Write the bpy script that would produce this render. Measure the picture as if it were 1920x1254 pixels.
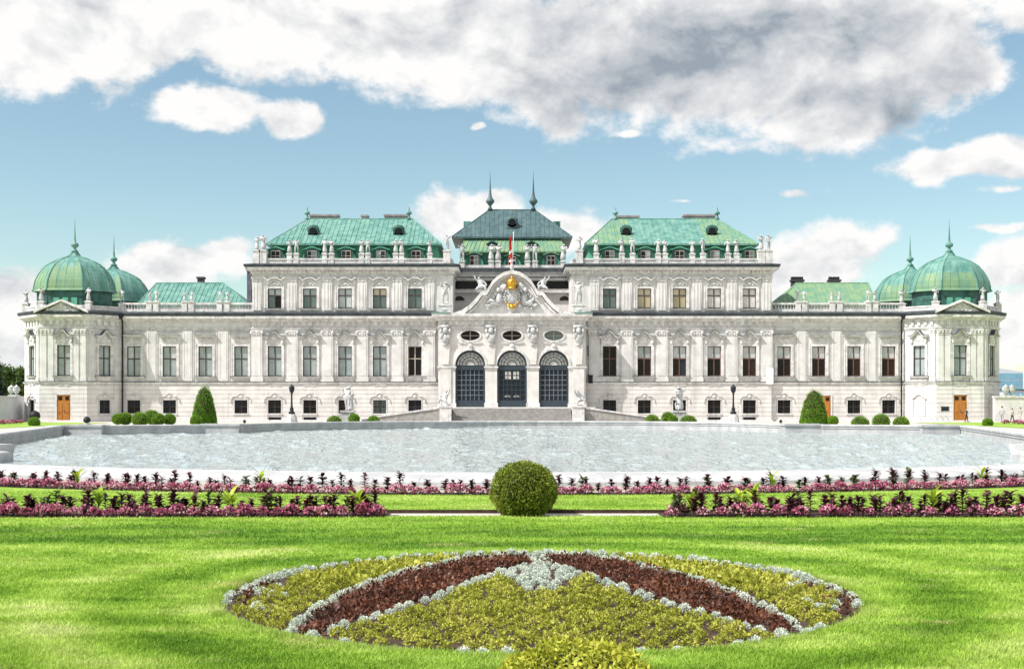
import bpy, math, random
import numpy as np
from mathutils import Vector, Matrix
from mathutils.geometry import tessellate_polygon
R = math.radians
rnd = random.Random(7)
for o in list(bpy.data.objects): bpy.data.objects.remove(o)
scene = bpy.context.scene
COL = scene.collection

# ------------------------------------------------------------------ camera
EYE, F, CX, HZ = 2.1, 2300.0, 960.0, 755.0      # eye height, focal length in photo pixels, axis, horizon row
cam_d = bpy.data.cameras.new('camera'); cam = bpy.data.objects.new('camera', cam_d); COL.objects.link(cam)
cam.location = (0, 0, EYE); cam.rotation_euler = (R(90), 0, 0)
cam_d.sensor_width = 36; cam_d.lens = F/1920*36
cam_d.shift_y = (HZ-627)/1920; cam_d.clip_start = .1; cam_d.clip_end = 6000
scene.camera = cam
# ------------------------------------------------------------------ light
SUN_AZ, SUN_EL = 64.0, 50.0                      # degrees to the left of straight behind the camera, elevation
sd = Vector((-math.sin(R(SUN_AZ))*math.cos(R(SUN_EL)), -math.cos(R(SUN_AZ))*math.cos(R(SUN_EL)), math.sin(R(SUN_EL))))
sun_d = bpy.data.lights.new('sun', 'SUN'); sun_d.energy = 3.9; sun_d.angle = R(.53); sun_d.color = (1, .97, .93)
sun = bpy.data.objects.new('sun', sun_d); COL.objects.link(sun)
sun.rotation_euler = sd.to_track_quat('Z', 'Y').to_euler(); sun.location = sd*200
vs = scene.view_settings
scene.display_settings.display_device = 'sRGB'
vs.view_transform = 'Standard'; vs.look = 'None'; vs.gamma = 1; vs.use_curve_mapping = False; vs.exposure = 0.80

# ------------------------------------------------------------------ node helpers
class NT:
    def __init__(s, tree): s.t = tree
    def new(s, typ, **kw):
        n = s.t.nodes.new(typ)
        for k, v in kw.items(): setattr(n, k, v)
        return n
    def put(s, sock, v):
        if hasattr(v, 'is_output'): s.t.links.new(v, sock)
        elif v is not None: sock.default_value = v
    def m(s, op, a, b=None, c=None, clamp=False):
        n = s.new('ShaderNodeMath', operation=op, use_clamp=clamp)
        for i, v in enumerate((a, b, c)):
            if v is not None: s.put(n.inputs[i], v)
        return n.outputs[0]
    def mapr(s, v, a, b, c=0.0, d=1.0, smooth=True):
        n = s.new('ShaderNodeMapRange', interpolation_type='SMOOTHSTEP' if smooth else 'LINEAR')
        s.put(n.inputs[0], v)
        for i, x in enumerate((a, b, c, d)): n.inputs[1+i].default_value = x
        return n.outputs[0]
    def mix(s, f, a, b, blend='MIX'):
        n = s.new('ShaderNodeMix', data_type='RGBA', blend_type=blend)
        s.put(n.inputs[0], f)
        for i, v in ((6, a), (7, b)):
            s.put(n.inputs[i], v if hasattr(v, 'is_output') else (*v, 1.0)[:4])
        return n.outputs[2]
    def xyz(s, x=0.0, y=0.0, z=0.0):
        n = s.new('ShaderNodeCombineXYZ')
        for i, v in enumerate((x, y, z)): s.put(n.inputs[i], v)
        return n.outputs[0]
    def sep(s, v):
        n = s.new('ShaderNodeSeparateXYZ'); s.put(n.inputs[0], v); return n.outputs
    def noise(s, vec, scale, detail=4.0, rough=.55, dist=0.0, out=0):
        n = s.new('ShaderNodeTexNoise'); s.put(n.inputs['Vector'], vec)
        n.inputs['Scale'].default_value = scale; n.inputs['Detail'].default_value = detail
        n.inputs['Roughness'].default_value = rough; n.inputs['Distortion'].default_value = dist
        return n.outputs[out]
    def scale(s, vec, sc):
        n = s.new('ShaderNodeVectorMath', operation='MULTIPLY'); s.put(n.inputs[0], vec); n.inputs[1].default_value = sc
        return n.outputs[0]
    def ramp(s, f, stops):
        n = s.new('ShaderNodeValToRGB'); s.put(n.inputs[0], f); e = n.color_ramp.elements
        while len(e) < len(stops): e.new(.5)
        for i, (p, c) in enumerate(stops): e[i].position = p; e[i].color = (*c, 1)
        return n.outputs[0]

# ------------------------------------------------------------------ world: clear sky with cumulus
world = bpy.data.worlds.new('World'); scene.world = world; world.use_nodes = True
wt = world.node_tree; wt.nodes.clear(); W = NT(wt)
def sky_dir(px, py):
    x, z = (px-CX)/F, (HZ-py)/F
    return math.atan2(x, 1), math.atan2(z, math.hypot(x, 1))
# centre, half width, half height (photo measures of the cloud bank), weight, thickness of the cloud
CLOUDS = [(60,35,330,118,1,.25),(250,70,120,75,1,.35),(480,25,230,92,1,.2),(720,40,260,110,1,.2),(900,70,260,140,1,.35),
    (1090,110,230,140,1,.8),(1330,100,330,150,1,1),(1600,95,260,148,1,.9),(1755,130,135,80,.9,.8),(1050,205,80,75,.9,.8),
    (1165,165,160,85,1,1),(1500,200,80,70,.8,.8),(1290,190,120,60,.9,.9),(1620,190,170,60,.8,.9),(1905,10,50,55,.9,.1),(1700,30,170,90,1,.3),
    (395,192,92,40,1,.06),(350,188,50,34,.9,.05),(545,218,72,40,.9,.12),(500,200,50,22,.7,.05),(878,243,24,12,.8,.05),(1168,264,55,20,.5,.1),(12,150,22,14,.8,.1),
    (1800,302,135,38,1,.1),(1890,300,110,40,1,.12),(1890,358,110,18,.5,.1),(1500,353,90,19,.6,.1),(1880,430,120,15,.6,.1),(1270,384,70,12,.3,.1),
    (330,500,130,52,1,.25),(250,510,70,45,.9,.2),(430,480,70,44,.9,.2),(860,412,105,60,1,.15),(940,400,80,48,1,.15),(1070,428,75,52,1,.15),
    (1550,490,125,72,1,.35),(1480,500,70,70,1,.3),(1900,500,95,56,1,.25),(1900,610,80,80,.9,.3),(25,570,95,62,1,.25),(20,650,90,60,.9,.3)]
grp = bpy.data.node_groups.new('cloud_field', 'ShaderNodeTree')
for nm in ('Az', 'El'): grp.interface.new_socket(nm, in_out='INPUT', socket_type='NodeSocketFloat')
for nm in ('Density', 'Thick', 'Relief'): grp.interface.new_socket(nm, in_out='OUTPUT', socket_type='NodeSocketFloat')
G = NT(grp); gi = G.new('NodeGroupInput'); go = G.new('NodeGroupOutput')
az0, el0 = gi.outputs[0], gi.outputs[1]
pv = G.xyz(az0, G.m('MULTIPLY', el0, 1.35), 3.7)
wn = G.noise(pv, 9, 3, .5, out=1); ws = G.sep(wn)
az = G.m('ADD', az0, G.m('MULTIPLY', G.m('SUBTRACT', ws[0], .5), .05))
el = G.m('ADD', el0, G.m('MULTIPLY', G.m('SUBTRACT', ws[1], .5), .035))
D = T = None
for (px, py, rx, ry, w, th) in CLOUDS:
    a, e = sky_dir(px, py); ra = rx/F*math.cos(a)**2*1.12; re = ry/F*1.12
    da = G.m('DIVIDE', G.m('SUBTRACT', az, a), ra); de = G.m('DIVIDE', G.m('SUBTRACT', el, e), re)
    r2 = G.m('ADD', G.m('MULTIPLY', da, da), G.m('MULTIPLY', de, de))
    v = G.m('SUBTRACT', w, G.m('MULTIPLY', G.m('SQRT', r2), 1.0))
    vt = G.m('MULTIPLY', G.m('SUBTRACT', 1.0, r2, clamp=True), th)
    D = v if D is None else G.m('SMOOTH_MAX', D, v, .15); T = vt if T is None else G.m('SMOOTH_MAX', T, vt, .25)
# beyond the picture broken cumulus goes on, cover added overhead to whiten the pool
gen = G.m('MULTIPLY', G.m('SUBTRACT', G.noise(G.xyz(az0, G.m('MULTIPLY', el0, 2.2), 1.3), 3.2, 5, .5), G.mapr(el0, .2, .5, .5, .40)), 4.5)
outa = G.mapr(G.m('ABSOLUTE', az0), .40, .55); oute = G.mapr(el0, .325, .42)
out = G.m('MAXIMUM', outa, oute)
gen = G.m('SUBTRACT', gen, G.m('MULTIPLY', G.m('SUBTRACT', 1.0, out), 6.0))
D = G.m('MAXIMUM', D, gen)
T = G.m('MAXIMUM', T, G.m('MULTIPLY', G.m('MULTIPLY', gen, .8, clamp=True), .3))
n1 = G.noise(pv, 15, 8, .56, .3); n2 = G.noise(pv, 46, 7, .62)
Dn = G.m('ADD', D, G.m('ADD', G.m('MULTIPLY', G.m('SUBTRACT', n1, .5), 1.35), G.m('MULTIPLY', G.m('SUBTRACT', n2, .5), .65)))
pv2 = G.xyz(G.m('SUBTRACT', az0, .010), G.m('MULTIPLY', G.m('ADD', el0, .016), 1.35), 3.7)
n1b = G.noise(pv2, 15, 6, .56, .3)
G.put(go.inputs[0], Dn); G.put(go.inputs[1], G.m('ADD', T, G.m('MULTIPLY', G.m('SUBTRACT', n1, .5), .5)))
G.put(go.inputs[2], G.m('ADD', G.m('SUBTRACT', n1, n1b), G.m('MULTIPLY', G.m('SUBTRACT', n2, .5), .25)))
tc = W.new('ShaderNodeTexCoord'); nv = W.new('ShaderNodeVectorMath', operation='NORMALIZE'); W.put(nv.inputs[0], tc.outputs['Generated'])
dx, dy, dz = W.sep(nv.outputs[0])
wa = W.m('ARCTAN2', dx, dy); we = W.m('ARCSINE', dz)
def field(a, e):
    n = W.new('ShaderNodeGroup'); n.node_tree = grp; W.put(n.inputs[0], a); W.put(n.inputs[1], e); return n.outputs
f0 = field(wa, we)
cover = W.mapr(f0[0], .0, .36)
cover = W.m('MULTIPLY', cover, W.mapr(dz, -.02, .02))
thick = W.mapr(W.m('ADD', W.m('MULTIPLY', f0[1], 1.2), W.m('MULTIPLY', f0[2], -1.1)), .14, 1.6, smooth=False)
lit = W.m('SUBTRACT', W.m('ADD', 1.07, W.m('MULTIPLY', W.m('SUBTRACT', f0[2], .03), 1.45)), W.m('MULTIPLY', thick, 1.1))
SKY_STR, CLOUD_W = .086, 6.7
ccol = W.mix(W.mapr(lit, -.05, 1.0, smooth=False), (.33, .385, .45), (1.0, .99, .98))
cl = W.new('ShaderNodeVectorMath', operation='SCALE'); W.put(cl.inputs[0], ccol); cl.inputs[3].default_value = CLOUD_W
sky = W.new('ShaderNodeTexSky', sky_type='NISHITA'); sky.sun_disc = False
sky.sun_elevation = R(SUN_EL); sky.sun_rotation = R(180+SUN_AZ); sky.altitude = 200
sky.air_density = 1.0; sky.dust_density = .6; sky.ozone_density = 1.4
bg = W.new('ShaderNodeBackground'); bg.inputs[1].default_value = SKY_STR
tint = W.mix(1.0, sky.outputs[0], (1.08, 1.11, .955), 'MULTIPLY')
W.put(bg.inputs[0], W.mix(cover, tint, cl.outputs[0]))
W.put(W.new('ShaderNodeOutputWorld').inputs[0], bg.outputs[0])

# ------------------------------------------------------------------ materials
MATS = {}
def pmat(name, c1, c2=None, sc=3.0, rough=.8, bump=0.0, bsc=None, spec=.3, metal=0.0, coat=0.0, streak=0.0, stretch=(1, 1, 1), lo=.35, hi=.65):
    m = bpy.data.materials.new(name); m.use_nodes = True; n = NT(m.node_tree)
    p = m.node_tree.nodes['Principled BSDF']
    p.inputs['Roughness'].default_value = rough; p.inputs['Specular IOR Level'].default_value = spec
    p.inputs['Metallic'].default_value = metal; p.inputs['Coat Weight'].default_value = coat; p.inputs['Coat Roughness'].default_value = .05
    g = n.new('ShaderNodeNewGeometry'); pos = n.scale(g.outputs['Position'], stretch)
    if c2 is None: p.inputs['Base Color'].default_value = (*c1, 1)
    else:
        f = n.mapr(n.noise(pos, sc, 6, .6), lo, hi)
        col = n.mix(f, c1, c2)
        if streak:                                  # rain streaks, long in height
            st = n.noise(n.scale(g.outputs['Position'], (2.4, 2.4, .12)), 1.0, 5, .6)
            col = n.mix(n.m('MULTIPLY', n.mapr(st, .52, .72), streak), col, tuple(x*.62 for x in c2))
            fine = n.noise(g.outputs['Position'], 7.0, 4, .65)
            col = n.mix(n.m('MULTIPLY', n.mapr(fine, .55, .75), streak*.6), col, tuple(x*.75 for x in c2))
        n.put(p.inputs['Base Color'], col)
    if bump:
        b = n.new('ShaderNodeBump'); b.inputs['Strength'].default_value = bump; b.inputs['Distance'].default_value = .02
        n.put(b.inputs['Height'], n.noise(pos, bsc or sc*6, 5, .6)); n.put(p.inputs['Normal'], b.outputs[0])
    MATS[name] = m; return m
STUCCO = pmat('stucco', (.69, .668, .65), (.57, .552, .54), .9, .9, .2, 14, streak=.45)
STUCCO2 = pmat('stucco_warm', (.715, .68, .65), (.60, .57, .545), .8, .9, .2, 14, streak=.42)
TRIM = pmat('stone_trim', (.72, .70, .685), (.51, .49, .48), 1.8, .85, .25, 18, streak=.70)
SCULPT = pmat('sculpture_stone', (.60, .595, .585), (.36, .36, .365), 3.2, .85, .35, 20, streak=.3)
COPING = pmat('pool_stone', (.48, .475, .47), (.36, .36, .365), 1.3, .7, .15, 12, streak=.2)
ZINC = pmat('zinc', (.075, .085, .095), (.045, .052, .06), 1.2, .7, 0, spec=.2)
DARKCOP = pmat('dark_copper', (.02, .06, .055), (.045, .13, .105), 1.6, .6)  # own dark copper of the dormers; on the drums it also carries shade
TEAL = pmat('copper_teal', (.165, .31, .262), (.075, .205, .175), .8, .65, .1, 6, stretch=(1.6, 1.6, .35))
LIME = pmat('copper_lime', (.205, .30, .16), (.12, .245, .17), .8, .65, .1, 6, stretch=(1.4, 1.4, .4))
SLATE = pmat('copper_slate', (.085, .14, .145), (.05, .095, .105), .8, .55, .05, 6, stretch=(2, 2, .2))
GREEN = pmat('copper_green', (.11, .36, .22), (.07, .26, .19), .8, .65)
FRAMEW = pmat('frame_brown', (.075, .055, .05), (.045, .035, .032), 5, .5)
FRAMER = pmat('frame_red', (.15, .075, .055), (.09, .045, .035), 5, .5)
FRAMEL = pmat('frame_light', (.42, .36, .30), (.34, .28, .24), 5, .5)
IRON = pmat('iron_black', (.014, .015, .018), (.024, .025, .029), 6, .6, spec=.25)
GATE = pmat('gate_blue', (.03, .045, .06), (.02, .032, .045), 3, .45, spec=.5)
DOOR = pmat('door_wood', (.46, .19, .035), (.33, .12, .02), 2.2, .5, .1, stretch=(6, 6, .6))
GOLD = pmat('gilding', (.72, .42, .06), (.45, .24, .03), 3, .38, metal=.75)
RED = pmat('flag_red', (.62, .05, .03)); WHITE = pmat('flag_white', (.8, .8, .78))
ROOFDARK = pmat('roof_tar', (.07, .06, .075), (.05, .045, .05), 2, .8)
BRICKC = pmat('chimney_plaster', (.36, .33, .32), (.24, .22, .23), 2, .9)
SHADE_STRIP = pmat('shade_strip_grey', (.13, .13, .17), (.08, .08, .11), 1.5, .8)
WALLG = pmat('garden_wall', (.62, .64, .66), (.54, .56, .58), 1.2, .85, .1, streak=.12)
STEPS = pmat('step_stone', (.36, .34, .32), (.26, .25, .24), 2.2, .9, .2, streak=.4)
def glass(name, c, r=.12, spec=.5):
    return pmat(name, c, tuple(x*.8 for x in c), 1.3, r, 0, spec=spec, coat=.6)
def dark(name, c): return pmat(name, c, tuple(x*.7 for x in c), 1.3, .2, 0, spec=.15, coat=.08)
P = dict(c=glass('pane_curtain', (.31, .36, .36)), c2=glass('pane_curtain_dim', (.23, .28, .285)), w=glass('pane_blind_white', (.62, .59, .55)),
    y=glass('pane_blind_cream', (.58, .48, .33)), t=glass('pane_blind_tan', (.42, .35, .20)), l=glass('pane_blind_grey', (.48, .50, .50)),
    g=glass('pane_green', (.10, .145, .13)), k=dark('pane_dark', (.012, .011, .011)), b=dark('pane_brown', (.028, .016, .012)), n=dark('pane_blue', (.022, .03, .042)))
SOIL = pmat('bed_soil', (.07, .042, .03), (.035, .022, .016), 9, .95, .6, 30)
GRAVEL = pmat('pale_gravel', (.52, .475, .42), (.42, .38, .34), 5, .95, .4, 60)

def leafmat(name, stops, rough=.55, trans=.25, sc=2.0):
    m = bpy.data.materials.new(name); m.use_nodes = True; t = m.node_tree; n = NT(t); p = t.nodes['Principled BSDF']
    g = n.new('ShaderNodeNewGeometry'); oi = n.new('ShaderNodeObjectInfo')
    f = n.m('ADD', n.m('MULTIPLY', g.outputs['Random Per Island'], .55), n.m('MULTIPLY', n.mapr(n.noise(g.outputs['Position'], sc, 3), .3, .7), .45))
    col = n.ramp(f, stops); n.put(p.inputs['Base Color'], col)
    p.inputs['Roughness'].default_value = rough; p.inputs['Specular IOR Level'].default_value = .3
    if trans:
        tr = n.new('ShaderNodeBsdfTranslucent'); n.put(tr.inputs[0], col)
        mx = n.new('ShaderNodeMixShader'); mx.inputs[0].default_value = trans
        n.put(mx.inputs[1], p.outputs[0]); n.put(mx.inputs[2], tr.outputs[0])
        n.put(t.nodes['Material Output'].inputs[0], mx.outputs[0])
    return m
BOX = leafmat('box_leaves', [(0, (.06, .09, .01)), (.4, (.15, .20, .02)), (.75, (.28, .32, .035)), (.92, (.36, .36, .06)), (1, (.30, .16, .04))], sc=2.5)
BOXY = leafmat('box_leaves_yellow', [(0, (.16, .18, .012)), (.5, (.38, .40, .03)), (1, (.58, .55, .10))])
HEDGE = leafmat('clipped_leaves', [(0, (.06, .16, .008)), (.5, (.15, .30, .016)), (1, (.24, .42, .035))])
YEW = leafmat('cone_leaves', [(0, (.05, .16, .008)), (.5, (.13, .31, .015)), (1, (.21, .41, .03))])
TREE = leafmat('tree_leaves', [(0, (.03, .07, .015)), (.5, (.07, .13, .025)), (1, (.12, .19, .04))])
TREED = leafmat('dark_needles', [(0, (.008, .02, .012)), (1, (.03, .05, .03))], trans=0)
INNER = pmat('inner_twigs', (.02, .026, .008), (.035, .03, .012), 4, .95)
BARK = pmat('bark', (.10, .075, .055), (.06, .045, .035), 6, .95, .5)
BURG = leafmat('burgundy_leaves', [(0, (.022, .008, .012)), (.5, (.06, .014, .02)), (1, (.12, .03, .03))], .4, .15)
PINK = leafmat('pink_petals', [(0, (.24, .03, .08)), (.4, (.50, .11, .22)), (.7, (.76, .36, .46)), (1, (.90, .74, .76))], .6, .3)
PINKL = leafmat('begonia_leaves', [(0, (.05, .02, .02)), (.6, (.09, .03, .03)), (1, (.07, .10, .02))], .5, .1)
OLIVE = leafmat('olive_leaves', [(0, (.03, .05, .012)), (.5, (.07, .11, .02)), (1, (.12, .10, .035))], .4, .15)
CANNA = leafmat('canna_leaves', [(0, (.20, .36, .02)), (.5, (.36, .50, .04)), (1, (.58, .62, .08))], .4, .35)
SILVER = leafmat('silver_leaves', [(0, (.46, .52, .44)), (.5, (.62, .67, .58)), (1, (.77, .79, .70))], .8, .15)
CHART = leafmat('chartreuse_leaves', [(0, (.13, .15, .012)), (.45, (.36, .38, .04)), (1, (.60, .57, .13))], .6, .25)
RUST = leafmat('rust_leaves', [(0, (.035, .013, .009)), (.5, (.11, .04, .022)), (.85, (.20, .072, .036)), (1, (.30, .14, .06))], .5, .15)
PATHM = pmat('sandy_path', (.40, .345, .29), (.30, .255, .21), 4, .95, .4, 60)
STEM = pmat('green_stem', (.08, .13, .02))

BEDC, BEDR = (.31, 13.48), 3.48
def grassmat(name, blade):
    m = bpy.data.materials.new(name); m.use_nodes = True; t = m.node_tree; n = NT(t); p = t.nodes['Principled BSDF']
    g = n.new('ShaderNodeNewGeometry'); pos = g.outputs['Position']; x, y, z = n.sep(pos)
    # mown stripes across, wheel rings round the bed, dry and lush patches: all in the turf itself
    warp = n.noise(pos, .35, 3, .5)
    big = n.m('ADD', n.m('MULTIPLY', n.noise(n.scale(pos, (.30, 1.1, 1)), 1.0, 5, .65), 1.0), .0)
    dxc, dyc = n.m('SUBTRACT', x, BEDC[0]), n.m('SUBTRACT', y, BEDC[1])
    rr = n.m('ADD', n.m('SQRT', n.m('ADD', n.m('MULTIPLY', dxc, dxc), n.m('MULTIPLY', dyc, dyc))), n.m('MULTIPLY', warp, .9))
    ring = n.m('MULTIPLY', n.m('SINE', n.m('MULTIPLY', rr, 3.6)), n.mapr(rr, 8.5, 5.0))
    row = n.m('MULTIPLY', n.m('SINE', n.m('MULTIPLY', n.m('ADD', y, n.m('MULTIPLY', warp, 1.2)), 2.2)), .5)
    f = n.m('ADD', big, n.m('ADD', n.m('MULTIPLY', ring, .125), n.m('MULTIPLY', row, .03)))
    band = n.m('MULTIPLY', n.mapr(y, 17.6, 18.1), n.mapr(y, 21.2, 20.4))      # the long stripe mown the other way
    f = n.m('SUBTRACT', f, n.m('MULTIPLY', band, .20))
    lush = n.mapr(n.m('SUBTRACT', rr, n.m('MULTIPLY', warp, .5)), BEDR+.95, BEDR+.25)
    f = n.m('SUBTRACT', f, n.m('MULTIPLY', lush, .05))
    col = n.ramp(n.mapr(f, .22, .78, smooth=False), [(0, (.12, .25, .022)), (.3, (.235, .40, .042)), (.55, (.36, .52, .08)), (.8, (.50, .62, .17)), (1, (.62, .67, .30))])
    dry = n.noise(n.scale(pos, (.9, 2.2, 1)), .8, 5, .65)
    col = n.mix(n.m('MULTIPLY', n.mapr(dry, .56, .74), .7), col, (.58, .53, .25))
    fine = n.noise(pos, 9 if not blade else 2.2, 5, .75)
    col = n.mix(n.mapr(fine, .35, .75), col, n.mix(1.0, col, (.55, .62, .45), 'MULTIPLY'))
    if not blade: col = n.mix(1.0, col, (.80, .84, .74), 'MULTIPLY')  # bare turf darkened evenly to stand for the shade among the blades
    if blade:
        ri = g.outputs['Random Per Island']
        col = n.mix(n.m('MULTIPLY', ri, .55), col, n.mix(1.0, col, (1.5, 1.35, 1.6), 'MULTIPLY'))
    n.put(p.inputs['Base Color'], col); p.inputs['Roughness'].default_value = .7; p.inputs['Specular IOR Level'].default_value = .2
    if blade:
        tr = n.new('ShaderNodeBsdfTranslucent'); n.put(tr.inputs[0], col)
        mx = n.new('ShaderNodeMixShader'); mx.inputs[0].default_value = .35
        n.put(mx.inputs[1], p.outputs[0]); n.put(mx.inputs[2], tr.outputs[0]); n.put(t.nodes['Material Output'].inputs[0], mx.outputs[0])
    else:
        b = n.new('ShaderNodeBump'); b.inputs['Strength'].default_value = .6; b.inputs['Distance'].default_value = .03
        n.put(b.inputs['Height'], n.noise(pos, 40, 4, .7)); n.put(p.inputs['Normal'], b.outputs[0])
    return m
LAWN = grassmat('lawn_turf', False); BLADE = grassmat('grass_blades', True)
def watermat():
    m = bpy.data.materials.new('pool_water'); m.use_nodes = True; t = m.node_tree; n = NT(t); p = t.nodes['Principled BSDF']
    p.inputs['Base Color'].default_value = (.34, .385, .385, 1); p.inputs['Roughness'].default_value = .06; p.inputs['IOR'].default_value = 1.333
    g = n.new('ShaderNodeNewGeometry'); pos = g.outputs['Position']
    b = n.new('ShaderNodeBump'); b.inputs['Strength'].default_value = .8; b.inputs['Distance'].default_value = .07
    n.put(b.inputs['Height'], n.noise(n.scale(pos, (1, 1.3, 1)), 4.0, 4, .6))
    b2 = n.new('ShaderNodeBump'); b2.inputs['Strength'].default_value = 1.0; b2.inputs['Distance'].default_value = .34      # short choppy crests
    n.put(b2.inputs['Height'], n.noise(n.scale(pos, (2.3, .75, 1)), 1.0, 3, .55, .4)); n.put(b2.inputs['Normal'], b.outputs[0]); n.put(p.inputs['Normal'], b2.outputs[0]); return m
WATER = watermat()

# ------------------------------------------------------------------ mesh helpers
class MB:
    """collects shapes; build() links them as ONE mesh object"""
    def __init__(s): s.v, s.f, s.mi, s.X = [], [], [], None
    def add(s, vs, fs, m=0):
        o = len(s.v)
        s.v += [tuple(s.X @ Vector(v)) for v in vs] if s.X else [tuple(v) for v in vs]
        s.f += [tuple(o+i for i in f) for f in fs]; s.mi += [m]*len(fs); return s
    def box(s, x0, x1, y0, y1, z0, z1, m=0):
        if x0 > x1: x0, x1 = x1, x0
        return s.add([(x0,y0,z0),(x1,y0,z0),(x1,y1,z0),(x0,y1,z0),(x0,y0,z1),(x1,y0,z1),(x1,y1,z1),(x0,y1,z1)],
            [(0,3,2,1),(4,5,6,7),(0,1,5,4),(1,2,6,5),(2,3,7,6),(3,0,4,7)], m)
    def prism(s, pts, y0, y1, m=0):                 # outline in (x, z), thickness along y
        n = len(pts)
        a = sum(pts[i][0]*pts[(i+1)%n][1]-pts[(i+1)%n][0]*pts[i][1] for i in range(n))
        if a < 0: pts = pts[::-1]
        return s.add([(x,y0,z) for x, z in pts]+[(x,y1,z) for x, z in pts],
            [tuple(range(n)), tuple(range(2*n-1, n-1, -1))]+[(i, n+i, n+(i+1)%n, (i+1)%n) for i in range(n)], m)
    def slab(s, pts, z0, z1, m=0):                  # outline in (x, y), thickness along z
        n = len(pts)
        a = sum(pts[i][0]*pts[(i+1)%n][1]-pts[(i+1)%n][0]*pts[i][1] for i in range(n))
        if a < 0: pts = pts[::-1]
        return s.add([(x,y,z0) for x, y in pts]+[(x,y,z1) for x, y in pts],
            [tuple(range(n-1,-1,-1)), tuple(range(n, 2*n))]+[(i, (i+1)%n, n+(i+1)%n, n+i) for i in range(n)], m)
    def ribbon(s, line, w, y0, y1, m=0):            # band of height w laid along a line in (x, z)
        n = len(line); up = [(x, z+w) for x, z in line]
        return s.prism(list(line)+up[::-1], y0, y1, m)
    def sweep(s, path, prof, closed=False, m=0):    # profile (outward, z) along a plan path, outward = right of travel
        n = len(path); rows = []
        for i in range(n):
            p = Vector(path[i]); a = Vector(path[i-1]) if (closed or i) else None; b = Vector(path[(i+1)%n]) if (closed or i < n-1) else None
            ns = []
            for q, r in ((a, p), (p, b)):
                if q is None or r is None: continue
                d = (r-q).normalized(); ns.append(Vector((d.y, -d.x)))
            nn = sum(ns, Vector((0, 0))).normalized(); nn /= max(.3, nn.dot(ns[0]))
            rows.append([(p.x+nn.x*o, p.y+nn.y*o, z) for o, z in prof])
        return s.skin(rows, closed, m)
    def skin(s, rows, closed=False, m=0):
        n, k = len(rows), len(rows[0]); vs = [v for r in rows for v in r]; fs = []
        for i in range(n if closed else n-1):
            j = (i+1) % n
            fs += [(i*k+t, i*k+(t+1)%k, j*k+(t+1)%k, j*k+t) for t in range(k)]
        if not closed: fs += [tuple(range(k-1, -1, -1)), tuple((n-1)*k+t for t in range(k))]
        return s.add(vs, fs, m)
    def lathe(s, prof, c=(0,0,0), n=16, m=0, plan=None):
        plan = plan or [(math.cos(2*math.pi*i/n), math.sin(2*math.pi*i/n)) for i in range(n)]
        n = len(plan); vs = [(c[0]+x*r, c[1]+y*r, c[2]+z) for r, z in prof for x, y in plan]; fs = []
        for k in range(len(prof)-1):
            fs += [(k*n+i, k*n+(i+1)%n, (k+1)*n+(i+1)%n, (k+1)*n+i) for i in range(n)]
        fs += [tuple(range(n-1, -1, -1)), tuple((len(prof)-1)*n+i for i in range(n))]
        return s.add(vs, fs, m)
    def ball(s, c, rx, ry=None, rz=None, n=8, m=0):
        ry = ry or rx; rz = rz or rx
        k = max(4, n//2+1)
        prof = [(math.sin(math.pi*(i+.12)/(k-1+.24)), -math.cos(math.pi*(i+.12)/(k-1+.24))) for i in range(k)]
        vs = [(c[0]+r*math.cos(2*math.pi*j/n)*rx, c[1]+r*math.sin(2*math.pi*j/n)*ry, c[2]+z*rz) for r, z in prof for j in range(n)]
        fs = [(a*n+j, a*n+(j+1)%n, (a+1)*n+(j+1)%n, (a+1)*n+j) for a in range(k-1) for j in range(n)]
        fs += [tuple(range(n-1, -1, -1)), tuple((k-1)*n+i for i in range(n))]
        return s.add(vs, fs, m)
    def tube(s, pts, r, n=6, m=0, r1=None):
        pts = [Vector(p) for p in pts]; vs = []
        for i, p in enumerate(pts):
            d = (pts[min(i+1, len(pts)-1)]-pts[max(i-1, 0)]).normalized()
            u = d.orthogonal().normalized(); w = d.cross(u); rr = r if r1 is None else r+(r1-r)*i/(len(pts)-1)
            vs += [tuple(p+(u*math.cos(2*math.pi*j/n)+w*math.sin(2*math.pi*j/n))*rr) for j in range(n)]
        fs = [(a*n+j, a*n+(j+1)%n, (a+1)*n+(j+1)%n, (a+1)*n+j) for a in range(len(pts)-1) for j in range(n)]
        fs += [tuple(range(n-1, -1, -1)), tuple((len(pts)-1)*n+i for i in range(n))]
        return s.add(vs, fs, m)
    def mesh(s, name, mats, smooth=False):
        me = bpy.data.meshes.new(name); me.from_pydata(s.v, [], s.f)
        for m in (mats if isinstance(mats, (list, tuple)) else [mats]): me.materials.append(m)
        me.polygons.foreach_set('material_index', s.mi)
        if smooth: me.polygons.foreach_set('use_smooth', [True]*len(me.polygons))
        me.update(); return me
    def build(s, name, mats, parent=None, loc=(0,0,0), rz=0, smooth=False, kind=None):
        return obj(name, s.mesh(name, mats, smooth), parent, loc, rz, kind)
def obj(name, me, parent=None, loc=(0,0,0), rz=0, kind=None):
    o = bpy.data.objects.new(name, me); COL.objects.link(o); o.location = loc; o.rotation_euler = (0, 0, rz)
    if parent: o.parent = parent
    if kind: o['kind'] = kind
    return o
def tag(o, label, cat, group=None):
    o['label'] = label; o['category'] = cat
    if group: o['group'] = group
    return o
def thing(name, label, cat, loc=(0,0,0), rz=0, group=None): return tag(obj(name, None, None, loc, rz), label, cat, group)
def copy_tree(o, parent=None):
    c = o.copy(); COL.objects.link(c)
    if parent: c.parent = parent
    for ch in list(o.children): copy_tree(ch, c)
    return c
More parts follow.
